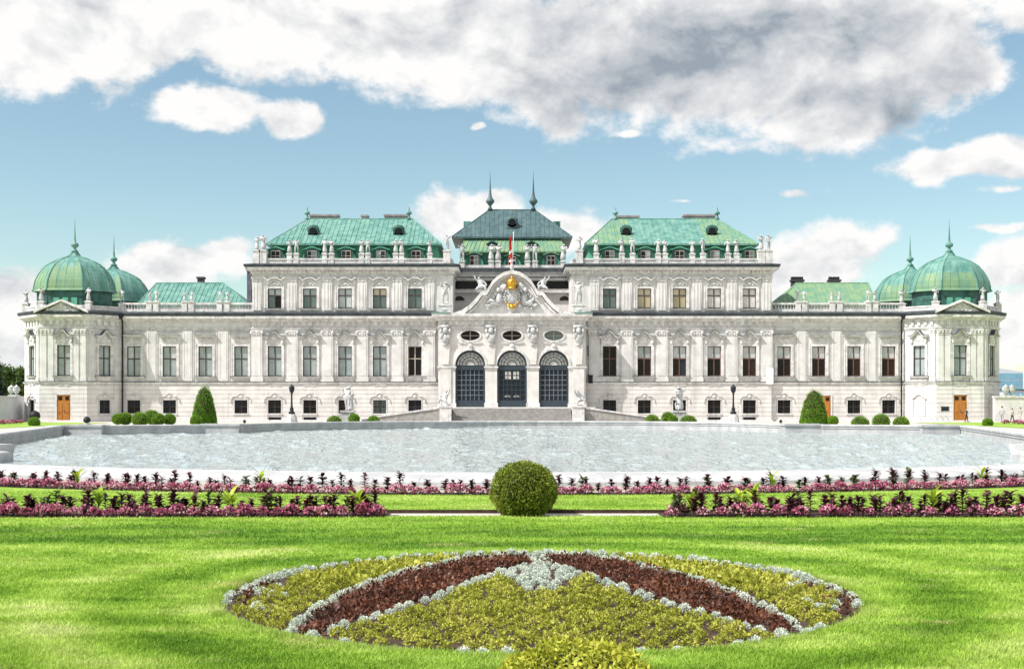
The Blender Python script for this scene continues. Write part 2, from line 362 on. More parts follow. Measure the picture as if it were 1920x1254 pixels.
def stones(path, prof, per, gap, make):
    """a swept kerb cut into stones of `per` path steps, every joint on one shared mitre"""
    t = MB(); keep = []; t.skin = lambda rows, closed=False, m=0: keep.extend(rows); t.sweep(path, prof)
    lp = lambda a, b, u: [tuple(Vector(p).lerp(Vector(q), u)) for p, q in zip(a, b)]
    for i in range(0, len(keep)-1, per):
        r = keep[i:i+per+1]; L = (Vector(r[0][0])-Vector(r[1][0])).length
        make(MB().skin([lp(r[0], r[1], gap/L)]+r[1:-1]+[lp(r[-1], r[-2], gap/L)]))
def np_mesh(name, V, Fc, mats, mi=None, smooth=False):
    me = bpy.data.meshes.new(name); V = np.asarray(V, np.float32); Fc = np.asarray(Fc, np.int32); k = Fc.shape[1]
    me.vertices.add(len(V)); me.vertices.foreach_set('co', V.ravel())
    me.loops.add(Fc.size); me.loops.foreach_set('vertex_index', Fc.ravel())
    me.polygons.add(len(Fc)); me.polygons.foreach_set('loop_start', np.arange(0, Fc.size, k, dtype=np.int32))
    me.polygons.foreach_set('loop_total', np.full(len(Fc), k, np.int32))
    for m in (mats if isinstance(mats, (list, tuple)) else [mats]): me.materials.append(m)
    if mi is not None: me.polygons.foreach_set('material_index', np.asarray(mi, np.int32))
    me.update(calc_edges=True); return me
RS = np.random.RandomState(3)
def leaf_quads(C, N, L, Wd, tilt=.8, up=0.0):
    """one four-point leaf per centre: C centres, N outward normals, L/Wd length and width arrays"""
    n = len(C); rv = RS.normal(size=(n, 3)); d = N*(1-tilt)+rv*tilt*.6; d[:, 2] += up
    d /= np.linalg.norm(d, axis=1)[:, None]+1e-9
    s = np.cross(d, RS.normal(size=(n, 3))); s /= np.linalg.norm(s, axis=1)[:, None]+1e-9
    L = np.broadcast_to(np.asarray(L), (n,))[:, None]; Wd = np.broadcast_to(np.asarray(Wd), (n,))[:, None]
    V = np.stack([C, C+d*L*.5+s*Wd*.5, C+d*L, C+d*L*.5-s*Wd*.5], 1).reshape(-1, 3)
    return V, np.arange(4*n).reshape(n, 4)
def fx(px, Y): return (px-CX)*Y/F
def fz(py, Y): return EYE-(py-HZ)*Y/F

# ------------------------------------------------------------------ ground, pool, lawn
def sheet(name, outline, holes, z, mat, kind='structure'):
    loops = [[Vector((x, y, 0)) for x, y in outline]]+[[Vector((x, y, 0)) for x, y in h] for h in holes]
    pts = [p for l in loops for p in l]
    me = bpy.data.meshes.new(name); me.from_pydata([(p.x, p.y, z) for p in pts], [], [tuple(t) for t in tessellate_polygon(loops)])
    me.materials.append(mat); me.update()
    if len(me.polygons) and me.polygons[0].normal.z < 0: me.flip_normals()
    return obj(name, me, kind=kind)
def arc(cx, cy, r, a0, a1, n):                       # angle measured from -Y towards +X
    return [(cx+r*math.sin(R(a0+(a1-a0)*i/n)), cy-r*math.cos(R(a0+(a1-a0)*i/n))) for i in range(n+1)]
NEAR = arc(0, 61.8, 28.6, -43.5, 43.5, 40)           # inner edge of the near rim
sideR = [(19.6, 48.2), (25.5, 52.5), (26.4, 62.0), (32.4, 88.6)]
farA = [(29.9, 88.9), (23.4, 91.9), (20.6, 93.4)]
FARC = [(-20.6*math.cos(math.pi*i/24)*-1, 93.4+16.8*math.sin(math.pi*i/24)) for i in range(1, 24)]
mir = lambda l: [(-x, y) for x, y in l][::-1]
POOL = NEAR+sideR+farA+FARC+mir(farA)+mir(sideR)
POOL_HOLE = []
for i, p in enumerate(POOL):                         # ground starts under the rim
    a, b = Vector(POOL[i-1]), Vector(POOL[(i+1) % len(POOL)]); d = (b-a).normalized(); POOL_HOLE.append((p[0]+d.y*.3, p[1]-d.x*.3))
sheet('ground', [(-2500, -60), (2500, -60), (2500, 4000), (-2500, 4000)], [POOL_HOLE], 0, GRAVEL)
# wind-ruffled water: a real surface of short crossing waves
def inside(P, X, Y):
    c = np.zeros(X.shape, bool); n = len(P)
    for i in range(n):
        (x0, y0), (x1, y1) = P[i-1], P[i]
        if y0 == y1: continue
        k = ((y0 > Y) != (y1 > Y)) & (X < (x1-x0)*(Y-y0)/(y1-y0)+x0); c ^= k
    return c
gx = np.arange(-33.6, 33.7, .17); gy = np.arange(32.6, 111, .13); GX, GY = np.meshgrid(gx, gy)
WR = np.random.RandomState(11); H = np.zeros_like(GX)
for k in range(46):
    lam = .55*(1.085**(k % 24)); a_ = WR.normal(.75, .7); ph = WR.uniform(0, 6.3); kk = 2*np.pi/lam
    H += .0050*lam**.55*np.sin(kk*(GX*np.cos(a_)+GY*np.sin(a_))+ph+.9*np.sin(GX*.37*WR.uniform(.5, 1.5)+GY*.29*WR.uniform(.5, 1.5)+ph))
patch = .75+.35*np.sin(GX*.21+1.5*np.sin(GY*.11))*np.sin(GY*.17+np.sin(GX*.13)); gust = np.zeros_like(GX)
for k in range(14): gust += np.sin(GX*WR.uniform(2.2, 6.5)*WR.choice([-1, 1])+GY*WR.uniform(.5, 2.0)+WR.uniform(0, 6.3)+1.2*np.sin(GX*.5+GY*.3*WR.uniform(.5, 2)))
H *= patch*np.clip(.8+.36*gust, .05, 2.0)
ny, nx = GX.shape; idx = np.arange(nx*ny).reshape(ny, nx)
Fw = np.stack([idx[:-1, :-1], idx[:-1, 1:], idx[1:, 1:], idx[1:, :-1]], -1).reshape(-1, 4)
cx_, cy_ = GX.ravel()[Fw].mean(1), GY.ravel()[Fw].mean(1)
big = [(p[0]*1.012, 70+(p[1]-70)*1.012) for p in POOL]; Fw = Fw[inside(big, cx_, cy_)]
use = np.unique(Fw); rem = np.zeros(nx*ny, int); rem[use] = np.arange(len(use))
wme = np_mesh('pool_water', np.stack([GX.ravel(), GY.ravel(), -.2+H.ravel()], 1)[use], rem[Fw], WATER)
wme.polygons.foreach_set('use_smooth', [True]*len(wme.polygons)); obj('pool_water', wme, kind='structure')
ROWC, ROWR = (0, 57.0), 29.5
sheet('path', arc(0, 61.8, 30.9, -50, 50, 40)+arc(*ROWC, ROWR+.5, 58, -58, 60), [], .006, PATHM)
sheet('lawn_middle', [(-2.29, 22.155), (2.74, 22.155), (2.74, 22.48), (-2.29, 22.48)], [], .03, LAWN)
bedring = [(BEDC[0]+BEDR*math.cos(2*math.pi*i/64), BEDC[1]+BEDR*math.sin(2*math.pi*i/64)) for i in range(64)]
LAWN_END = 22.15
sheet('lawn', [(-45, 1), (45, 1), (45, LAWN_END), (-45, LAWN_END)], [bedring], .03, LAWN)
mb = MB(); mb.box(-45, 45, LAWN_END-.02, LAWN_END+.005, -.02, .028); mb.build('lawn_edge', SOIL, kind='structure')

strip = [(-26, 23.35), (26, 23.35)]+arc(*ROWC, ROWR+.55, 58, -58, 60)
sheet('lawn_strip', strip, [], .07, LAWN)
mb = MB(); mb.box(-26, 26, 23.33, 23.345, -.01, .066); mb.build('strip_edge', SOIL, kind='structure')
upper = arc(*ROWC, ROWR+.54, -58, 58, 60)+arc(*ROWC, ROWR-.55, 58, -58, 60)
sheet('upper_bed_soil', upper, [], .05, SOIL)
sheet('left_bed_soil', [(-24, LAWN_END+.01), (-2.3, LAWN_END+.01), (-2.3, 23.3), (-24, 23.3)], [], .02, SOIL)
sheet('right_bed_soil', [(2.75, LAWN_END+.01), (24, LAWN_END+.01), (24, 23.3), (2.75, 23.3)], [], .02, SOIL)
# round bed, gently domed
def mound(x, y):
    r2 = ((x-BEDC[0])**2+(y-BEDC[1])**2)/BEDR**2
    return .0+.06*max(0, 1-r2)
vs, fs = [], []
for i in range(13):
    for j in range(64):
        a, rr = 2*math.pi*j/64, BEDR*i/12; x, y = BEDC[0]+rr*math.cos(a), BEDC[1]+rr*math.sin(a)
        vs.append((x, y, mound(x, y)+rnd.uniform(-.008, .008)*(i < 12)))
for i in range(12):
    for j in range(64): fs.append((i*64+j, (i+1)*64+j, (i+1)*64+(j+1) % 64, i*64+(j+1) % 64))
MB().add(vs, fs).build('round_bed_soil', SOIL, kind='structure', smooth=True)
sheet('left_lawn', [(-75, 85), (-42, 85), (-42, 128), (-60, 134), (-75, 134)], [], .02, LAWN)
sheet('right_lawn', [(42, 85), (75, 85), (75, 134), (60, 134), (42, 128)], [], .02, LAWN)

# pool rim
rim = thing('pool_rim', 'long pale stone rim round the whole ornamental pool', 'pool rim', (0, 62, 0))
def rpart(mb, name, smooth=False): return mb.build(name, COPING, rim, (0, -62, 0), 0, smooth)
near_prof = [(-.02, -.5), (0, .10), (.03, .17), (.12, .22), (.4, .25), (1.2, .255), (1.9, .24), (2.2, .19), (2.35, .10), (2.38, -.1)]
stones(NEAR, near_prof, 2, .004, lambda m: rpart(m, 'coping_stone'))      # the near rim, stone by stone
far_prof = [(0, -.6), (0, .16), (-.05, .19), (-.05, .30), (-.10, .34), (-.10, .44), (-.06, .48), (.85, .48), (.9, .42), (.9, -.1)]
def farrun(path, n):
    L = [0]
    for a, b in zip(path, path[1:]): L.append(L[-1]+(Vector(b)-Vector(a)).length)
    def at(t):
        t *= L[-1]
        for i in range(len(L)-1):
            if t <= L[i+1]+1e-6: return Vector(path[i]).lerp(Vector(path[i+1]), (t-L[i])/(L[i+1]-L[i]))
    ts = sorted(set([k/n for k in range(n+1)]+([l/L[-1] for l in L[1:-1]] if len(path) < 6 else [])))
    stones([tuple(at(t)) for t in ts], far_prof, 1, .003, lambda m: rpart(m, 'coping_stone'))
farrun([farA[-1]]+FARC+[(-farA[-1][0], farA[-1][1])], 26)
for s in (1, -1):
    f = lambda l: l if s == 1 else [(-x, y) for x, y in l][::-1]
    farrun(f([sideR[3], farA[0]]), 1); farrun(f(farA[0:2]), 4); farrun(f(farA[1:3]), 1)
    farrun(f([sideR[2], sideR[3]]), 12); farrun(f([sideR[0], sideR[1], sideR[2]]), 6)
    rpart(MB().sweep(f([NEAR[-1], sideR[0]]), near_prof), 'coping_stone')
    for x0, x1, y in ((29.6, 32.3, 88.45), (20.5, 23.3, 92.0)):
        m = MB(); m.box(s*x0, s*x1, y, y+1.6, -.6, .36); m.box(s*(x0-.08), s*(x1+.08), y-.08, y+1.7, .363, .52); rpart(m, 'rim_pier')

# ------------------------------------------------------------------ palace
PY = 139.0
palace = thing('palace', 'white baroque palace with green copper roofs and four domed corner pavilions', 'palace', (0, PY, 0))
def part(mb, name, mats, smooth=False, kind=None, parent=None, label=None):
    o = mb.build(name, mats, parent or palace, (0, 0, 0) if parent else (0, -PY, 0), 0, smooth, kind)
    if label: o['label'] = label
    return o
def at(name, me, x, y, z, rz=0): return obj(name, me, palace, (x, y-PY, z), rz)
YM, YW, YC, YP = 138.6, 139.0, 136.5, 136.1

def wall(mb, x0, x1, z0, z1, yf, th=.6, ops=(), m=0):
    if x0 > x1: x0, x1 = x1, x0
    if not ops: return mb.box(x0, x1, yf, yf+th, z0, z1, m)
    ops = sorted(ops); za, zb = ops[0][2], ops[0][3]; x = x0
    if za > z0: mb.box(x0, x1, yf, yf+th, z0, za, m)
    if zb < z1: mb.box(x0, x1, yf, yf+th, zb, z1, m)
    for xc, w, _, _ in ops:
        mb.box(x, xc-w/2, yf, yf+th, za, zb, m); x = xc+w/2
    return mb.box(x, x1, yf, yf+th, za, zb, m)
def courses(mb, x0, x1, z0, z1, yf, ops=(), h=.52):
    if x0 > x1: x0, x1 = x1, x0
    n = round((z1-z0)/h); h = (z1-z0)/n
    for k in range(n):
        a, b = z0+k*h, z0+(k+1)*h-.045; x = x0
        for xc, w, za, zb in sorted(ops):
            if b > za-.05 and a < zb+.05:
                mb.box(x, xc-w/2-.12, yf-.05, yf+.01, a, b); x = xc+w/2+.12
        mb.box(x, x1, yf-.05, yf+.01, a, b)

# --- windows: surround > frame, pane (four), hood, sill
CACHE = {}
def ogee(hw, rise, flat=.62, n=14):
    pts = []
    for i in range(n+1):
        x = -hw+2*hw*i/n; u = abs(x)/hw
        pts.append((x, rise*(.5+.5*math.cos(math.pi*u/flat)) if u < flat else 0))
    return pts
def win_meshes(style, w, h):
    key = (style, round(w, 2), round(h, 2))
    if key in CACHE: return CACHE[key]
    s = MB(); e = w/2-.012; a = .24
    if style in ('main', 'pav', 'wing', 'third'):
        s.box(-e-a, -e, -.09, .03, -.02, h+a); s.box(e, e+a, -.09, .03, -.02, h+a); s.box(-e-.002, e+.002, -.088, .03, h-.012, h+a-.002)
        s.box(-e-a-.06, -e-a, -.13, .03, -.02, h+a+.05); s.box(e+a, e+a+.06, -.13, .03, -.02, h+a+.05)
    hood = MB(); sill = MB(); orn = MB()
    if style in ('main', 'pav'):
        hw = 1.27*w/1.57; z0 = h+.98
        hood.ribbon(ogee(hw, .62), .13, -.48, .03); cap = [(x*1.01, z+.132) for x, z in ogee(hw, .62)]; hood.ribbon(cap, .045, -.53, .03, 1); orn.ribbon([(x*.93, z-.104+h+.98) for x, z in ogee(hw, .60)], .10, -.30, .03)
        hood.X = None
        orn.prism([(-e-.1, h+.26), (e+.1, h+.26), (e*.95, h+.9)]+[(x*.75, z+z0-.12) for x, z in ogee(hw, .58)][::-1][3:-3]+[(-e*.95, h+.9)], -.10, .02)
        orn.ball((0, -.12, h+.78), .30, .12, .34); orn.ball((-.42, -.1, h+.62), .2, .1, .15); orn.ball((.42, -.1, h+.62), .2, .1, .15)
        for q in (-1, 1):
            orn.box(q*(e+.02), q*(e+.24), -.24, .02, h+.42, h+.9); orn.ball((q*(e+.13), -.2, h+.36), .12, .12, .12)
        for o in (hood,): o.v = [(x, y, z+z0) for x, y, z in o.v]
        orn.ribbon([(-e-.2, -.95), (-e*.6, -1.12), (0, -1.02), (e*.6, -1.12), (e+.2, -.95)], .08, -.12, .02)
        orn.box(-e-.25, e+.25, -.07, .02, -.92, -.2)
    elif style == 'wing':
        hood.box(-1.2, 1.2, -.42, .03, h+1.18, h+1.30); hood.box(-1.22, 1.22, -.46, .03, h+1.298, h+1.345, 1); orn.box(-1.12, 1.12, -.28, .03, h+1.06, h+1.178)
        for q in range(5): orn.ball((-.6+.3*q, -.08, h+.68+.1*(q % 2)), .16, .09, .12)
        orn.box(-.85, .85, -.05, .02, h+.45, h+.95)
        orn.ribbon([(-.9, -.72), (-.4, -.80), (0, -.70), (.4, -.80), (.9, -.72)], .1, -.12, .02)
        for q in (-1, 1): orn.box(q*1.28, q*1.34, -.06, .02, -.95, h+1.75)
        orn.box(-1.275, 1.275, -.058, .02, h+1.69, h+1.75)
    elif style == 'third':
        hw = 1.28; z0 = h+.86
        pts = [(-hw, .32), (-1.0, .22), (-.8, 0), (-.62, .06), (-.35, .24), (0, .30), (.35, .24), (.62, .06), (.8, 0), (1.0, .22), (hw, .32)]
        hood.ribbon([(x, z+z0) for x, z in pts], .14, -.34, .03)
        orn.ribbon([(-.85, h+.30), (-.6, h+.55), (-.3, h+.72), (0, h+.77), (.3, h+.72), (.6, h+.55), (.85, h+.30)], .09, -.2, .02)
        orn.ball((0, -.08, h+.55), .32, .1, .18); orn.ball((-.4, -.07, h+.45), .18, .08, .1); orn.ball((.4, -.07, h+.45), .18, .08, .1)
    elif style == 'ground':
        arch = [(-e-.42, -.35), (-e-.36, .1), (-e-.12, .36), (-e*.5, .42), (-e*.35, .64), (0, .74), (e*.35, .64), (e*.5, .42), (e+.12, .36), (e+.36, .1), (e+.42, -.35)]
        hood.ribbon([(x, z+h) for x, z in arch], .12, -.17, .0)
        orn.ball((0, -.1, h+.38), .26, .09, .2); orn.box(-e-.1, e+.1, -.10, .02, h+.02, h+.12)
        s.prism([(-e-.1, 0), (-e, 0), (-e, h-.012), (e, h-.012), (e, 0), (e+.1, 0), (e+.1, h+.018), (-e-.1, h+.018)], -.08, .03)
    if style != 'ground':
        sill.box(-e-.45, e+.45, -.30, .04, -.16, -.06); sill.box(-e-.47, e+.47, -.33, .04, -.062, -.02, 1); sill.box(-e-.35, e+.35, -.18, .04, -.25, -.163)
    else: sill.box(-e-.16, e+.16, -.14, .04, -.16, -.002)
    t = .42 if style != 'third' else .36; zt = h*(1-t) if style != 'ground' else h*.5
    fr = MB(); b = .085; i = w/2-.006
    fr.box(-i, -i+b, .16, .25, .006, h-.006); fr.box(i-b, i, .16, .25, .006, h-.006)
    fr.box(-i+b, i-b, .161, .249, .006, .006+b); fr.box(-i+b, i-b, .161, .249, h-.006-b, h-.006)
    fr.box(-.06, .06, .15, .25, .006+b, h-.006-b); fr.box(-i+b, -.06, .155, .248, zt-.06, zt+.06); fr.box(.06, i-b, .155, .248, zt-.06, zt+.06)
    bars = None
    if style == 'ground':
        bars = MB()
        for q in range(1, 5): bars.box(-i+2*i*q/5-.018, -i+2*i*q/5+.018, .03, .06, .01, h-.01)
        for q in range(1, 4): bars.box(-i, i, .062, .08, h*q/4-.018, h*q/4+.018)
    panes = []
    for (x0, x1, z0_, z1_) in ((-i+b, -.06, zt+.06, h-.006-b), (.06, i-b, zt+.06, h-.006-b), (-i+b, -.06, .006+b, zt-.06), (.06, i-b, .006+b, zt-.06)):
        panes.append((x0, x1, z0_, z1_))
    CACHE[key] = (s.mesh('window', TRIM), hood.mesh('hood', [TRIM, ZINC]), sill.mesh('sill', [TRIM, ZINC]), fr, bars.mesh('bars', IRON) if bars else None, panes, {}, orn.mesh('window_relief', TRIM))
    return CACHE[key]
def window(x, y, z, w, h, style, panes='cccc', frame=FRAMEW, rz=0, parent=None):
    s, hood, sill, fr, bars, rects, memo, orn = win_meshes(style, w, h)
    o = at('window', s, x, y, z, rz)
    obj('hood', hood, o); obj('sill', sill, o); obj('window_relief', orn, o, kind='stuff')
    if frame.name not in memo: memo[frame.name] = fr.mesh('frame', frame)
    obj('frame', memo[frame.name], o)
    if bars: obj('bars', bars, o, kind='stuff')
    for k, c in enumerate(panes):
        if (k, c) not in memo:
            x0, x1, z0, z1 = rects[k]; m = MB()
            m.add([(x0-.01, .215, z0-.01), (x1+.01, .215, z0-.01), (x1+.01, .215, z1+.01), (x0-.01, .215, z1+.01)], [(0, 1, 2, 3)])
            m.box(x0-.01, x1+.01, .216, .226, z0-.01, z1+.01); memo[(k, c)] = m.mesh('pane', P[c])
        obj('pane', memo[(k, c)], o)
    return o

GZ0, GZ1, PZ0, PZ1, TZ0, TZ1 = .9, 2.42, 5.12, 8.5, 12.78, 15.0
GW, PW, TW = 1.5, 1.57, 1.57
ZS = 4.28                                            # string course
mainL = [515, 581, 647, 712, 778]; wingL = [251, 318, 385, 452]
mainR = [1143, 1208, 1274, 1339, 1405]; wingR = [1470, 1535, 1601, 1666]
XB, XC, XU = 29.35, 8.3, 6.7                         # block end, portico edge, inner edge of the upper storey
body = MB()
for s, mp, wp in ((-1, mainL, wingL), (1, mainR, wingR)):
    mx = [fx(p, YM) for p in mp]; wx = [fx(p, YW) for p in wp]
    g = MB(); gw = [(x, GW, GZ0, GZ1) for x in mx]; gg = [(x, GW, GZ0, GZ1) for k, x in enumerate(wx) if not (k == (2 if s < 0 else 1))]
    wall(g, s*XB, s*XC, 0, ZS-.15, YM, .6, gw); wall(g, s*XB, s*44.4, 0, ZS-.15, YW, .6, gg)
    wall(g, s*XB, s*XC, ZS-.15, 11.4, YM, .6, [(x, PW, PZ0, PZ1) for x in mx]); wall(g, s*XB, s*44.4, ZS-.15, 11.4, YW, .6, [(x, PW, PZ0, PZ1) for x in wx])
    wall(g, s*XB, s*XU, 12.2, 16.9, YM, .6, [(x, TW, TZ0, TZ1) for x in mx])
    g.box(s*(XB-.6), s*XB, YM+.6, 152, 12.2, 16.9); g.box(s*XU, s*(XU+.6), YM+.6, 146, 12.2, 16.9)
    g.box(s*XB, s*44.4, YW+.6, 151, 12.15, 12.3); g.box(s*XB, s*44.4, 150.4, 151, 0, 12.15); g.box(s*XU, s*XB, YM+.6, 152, 16.9, 17.5); g.box(s*XC, s*XB, 151.4, 152, 0, 16.9)
    part(g, 'wall', STUCCO)
    r = MB(); vents = [(x, 1.45, .05, .52) for k, x in enumerate(mx) if (k in ((0, 1) if s < 0 else (3, 4)))]
    courses(r, s*(XB-.05), s*(XC+.02), .12, ZS-.2, YM, gw+vents); courses(r, s*(XB+.02), s*44.2, .12, ZS-.2, YW, gg)
    part(r, 'rusticated_courses', STUCCO2, kind='stuff')
    for v in vents:
        m = MB(); m.box(v[0]-.7, v[0]+.7, YM-.025, YM+.05, .06, .5, 0); m.box(v[0]-.78, v[0]+.78, YM-.09, YM+.02, .503, .58, 1)
        for q in range(6): m.box(v[0]-.6+.22*q, v[0]-.57+.22*q, YM-.045, YM-.026, .07, .49, 0)
        part(m, 'cellar_vent', [IRON, TRIM])
    b = [(s*44.2, YW), (s*XB, YW), (s*XB, YM), (s*XC, YM)]
    path = b if s < 0 else b[::-1]
    m = MB(); m.sweep(path, [(-.05, ZS-.14), (.06, ZS-.14), (.10, ZS-.02), (.20, ZS+.06), (.20, ZS+.15), (-.05, ZS+.2)]); part(m, 'string_course', TRIM)
    m = MB(); m.sweep(path, [(-.05, ZS+.20), (.205, ZS+.15), (.225, ZS+.155), (.225, ZS+.19), (-.05, ZS+.245)]); part(m, 'string_flashing', ZINC)
    m = MB(); m.sweep(path, [(-.05, -.05), (.16, -.05), (.16, .1), (.1, .16), (-.05, .16)]); part(m, 'plinth', TRIM)
    m = MB()
    m.sweep(path, [(-.05, 10.30), (.08, 10.30), (.08, 10.42), (.14, 10.44), (.14, 10.58), (-.05, 10.6)])
    m.sweep(path, [(-.05, 11.25), (.16, 11.25), (.22, 11.38), (.42, 11.48), (.56, 11.60), (.62, 11.62), (.62, 11.88), (-.05, 11.9)])
    part(m, 'cornice', TRIM)
    m = MB(); m.sweep(path, [(-.05, 11.903), (.66, 11.893), (.74, 12.12), (.74, 12.22), (-.05, 12.42)]); part(m, 'zinc_flashing', ZINC)
    m = MB(); n = int((XB-XC)/.82)
    for q in range(n):
        x = s*(XC+.5+q*.82); m.box(x-.2, x+.2, YM-.2, YM+.01, 10.78, 11.247); m.ball((x, YM-.2, 10.85), .15, .08, .12, 6)
    part(m, 'frieze_brackets', TRIM, kind='stuff')
    # upper cornice wraps the block end
    up = [(-XB, 151), (-XB, YM), (-XU, YM), (-XU, 145)]
    if s > 0: up = [(-x, y) for x, y in up][::-1]
    m = MB(); m.sweep(up, [(-.05, 16.28), (.07, 16.28), (.10, 16.44), (-.05, 16.46)])
    m.sweep(up, [(-.05, 16.62), (.14, 16.62), (.22, 16.98), (.60, 17.04), (.70, 17.2), (.70, 17.36), (-.05, 17.38)]); part(m, 'cornice', TRIM)
    m = MB(); m.sweep(up, [(-.05, 17.383), (.74, 17.373), (.84, 17.58), (.84, 17.68), (-.05, 17.85)]); part(m, 'zinc_flashing', ZINC)
    m = MB()
    for q in range(int((XB-XU)/.42)):
        x = s*(XU+.3+q*.42); m.box(x-.11, x+.11, YM-.38, YM-.1, 16.76, 16.97)
    part(m, 'dentils', TRIM, kind='stuff')
    m = MB(); m.box(s*(XB-.1), s*(XU+.15), YM-.02, YM+.24, 17.8, 18.22); m.box(s*(XB-.05), s*(XU+.1), YM-.1, YM+.3, 18.223, 18.4); m.box(s*(XB-.1), s*(XB-.34), YM+.24, 150, 17.8, 18.2)
    part(m, 'parapet', TRIM)
    # pilasters between the windows, both storeys
    gaps = [mx[0]-(mx[1]-mx[0])/2]+[(a+c)/2 for a, c in zip(mx, mx[1:])]+[mx[-1]+(mx[1]-mx[0])/2]
    for k, x in enumerate(gaps):
        if abs(x) < XC+.9: x = s*(XC+1.0)
        wd = .62
        pl = MB(); pl.box(-wd, wd, -.16, .02, 4.55, 9.72); pl.box(-wd-.1, wd+.1, -.22, .02, 4.5, 4.95); pl.box(-wd*.72, wd*.72, -.19, -.155, 5.15, 9.4)
        o = part(pl, 'pilaster', STUCCO); o.location = (x, YM-PY, 0)
        cp = MB(); cp.box(-wd-.08, wd+.08, -.26, .02, 10.12, 10.28); cp.box(-wd, wd, -.18, .02, 9.723, 10.117)
        for q in (-1, 1): cp.ball((q*(wd-.02), -.2, 10.0), .19, .12, .17, 8); cp.ball((q*.28, -.18, 9.85), .14, .1, .16, 6)
        cp.ball((0, -.2, 9.95), .16, .1, .18, 6); cp.box(-wd-.03, wd+.03, -.2, .02, 9.66, 9.74)
        cp.build('capital', TRIM, o)
        up_ = MB(); wd = .56
        up_.prism([(-wd*.8, 12.55), (wd*.8, 12.55), (wd, 15.75), (-wd, 15.75)], -.14, .02); up_.box(-.07, .07, -.18, -.135, 12.8, 15.5)
        up_.box(-wd*.62, -wd*.55, -.17, -.135, 12.8, 15.5); up_.box(wd*.55, wd*.62, -.17, -.135, 12.8, 15.5)
        o = part(up_, 'pilaster', STUCCO); o.location = (x, YM-PY, 0)
        cp = MB(); cp.box(-wd-.06, wd+.06, -.22, .02, 16.05, 16.26); cp.box(-wd, wd, -.17, .02, 15.753, 16.047); cp.ball((0, -.16, 15.9), .22, .1, .16, 6)
        for q in (-1, 1): cp.ball((q*.4, -.15, 15.9), .14, .1, .14, 6)
        cp.build('capital', TRIM, o)
    for x in [(a+c)/2 for a, c in zip(wx, wx[1:])]:
        pl = MB(); pl.box(-.55, .55, -.09, .02, 4.55, 10.28); pl.box(-.4, -.34, -.12, -.085, 4.9, 10.0); pl.box(.34, .4, -.12, -.085, 4.9, 10.0)
        o = part(pl, 'pilaster_strip', STUCCO); o.location = (x, YW-PY, 0)
pm = {0: ['cccc', 'cccc', 'cccc', 'cccc', 'kkkk'], 1: ['kkkk', 'cckk', 'llbn', 'llkk', 'llbb']}
fm = {0: [FRAMEW]*4+[FRAMEL], 1: [FRAMER]*5}
pw = {0: ['lccc', 'clcc', 'cccc', 'cccc'], 1: ['llkk', 'llbk', 'llkb', 'llbb']}
pt = {0: ['llgk', 'lcgg', 'llll', 'yygg', 'gggg'], 1: ['gggg', 'yytt', 'yttt', 'wwww', 'wwww']}
for k, (mp, wp) in enumerate(((mainL, wingL), (mainR, wingR))):
    for j, p in enumerate(mp):
        x = fx(p, YM)
        window(x, YM, PZ0, PW, PZ1-PZ0, 'main', pm[k][j], fm[k][j]); window(x, YM, TZ0, TW, TZ1-TZ0, 'third', pt[k][j], FRAMEW)
        window(x, YM, GZ0, GW, GZ1-GZ0, 'ground', 'gggg' if (k, j) == (0, 3) else rnd.choice(['kkkk', 'bbkk', 'kknn']))
    for j, p in enumerate(wp):
        x = fx(p, YW); window(x, YW, PZ0, PW, PZ1-PZ0, 'wing', pw[k][j], FRAMEW if k == 0 else FRAMER)
        if j != (2 if k == 0 else 1): window(x, YW, GZ0, GW, GZ1-GZ0, 'ground', rnd.choice(['kkkk', 'nnkk']))
def door(x, y, rz, w, h):
    f = MB(); f.box(-w/2-.14, -w/2, -.1, .1, 0, h+.14); f.box(w/2, w/2+.14, -.1, .1, 0, h+.14); f.box(-w/2, w/2, -.098, .1, h, h+.138)
    d = at('door', f.mesh('door', TRIM), x, y, .02, rz)
    for s in (-1, 1):
        l = MB(); l.box(s*.015, s*w/2*.985, -.03, .03, .02, h-.02)
        for z0, z1 in ((.15, .9), (1.0, 2.1)): l.box(s*.14, s*(w/2-.12), -.055, -.028, z0, z1); l.box(s*.2, s*(w/2-.18), -.07, -.053, z0+.08, z1-.08)
        lo = obj('door_leaf', l.mesh('door_leaf', DOOR), d)
        g = MB(); g.box(s*.16, s*(w/2-.14), -.036, -.029, h-.62, h-.2); obj('pane', g.mesh('pane', P['b']), d)
    hd = MB(); hd.box(.05, .09, -.12, -.03, 1.05, 1.2); obj('handle', hd.mesh('handle', IRON), d)
    return d
door(fx(1545, YW), YW-.04, 0, 1.5, 2.9)

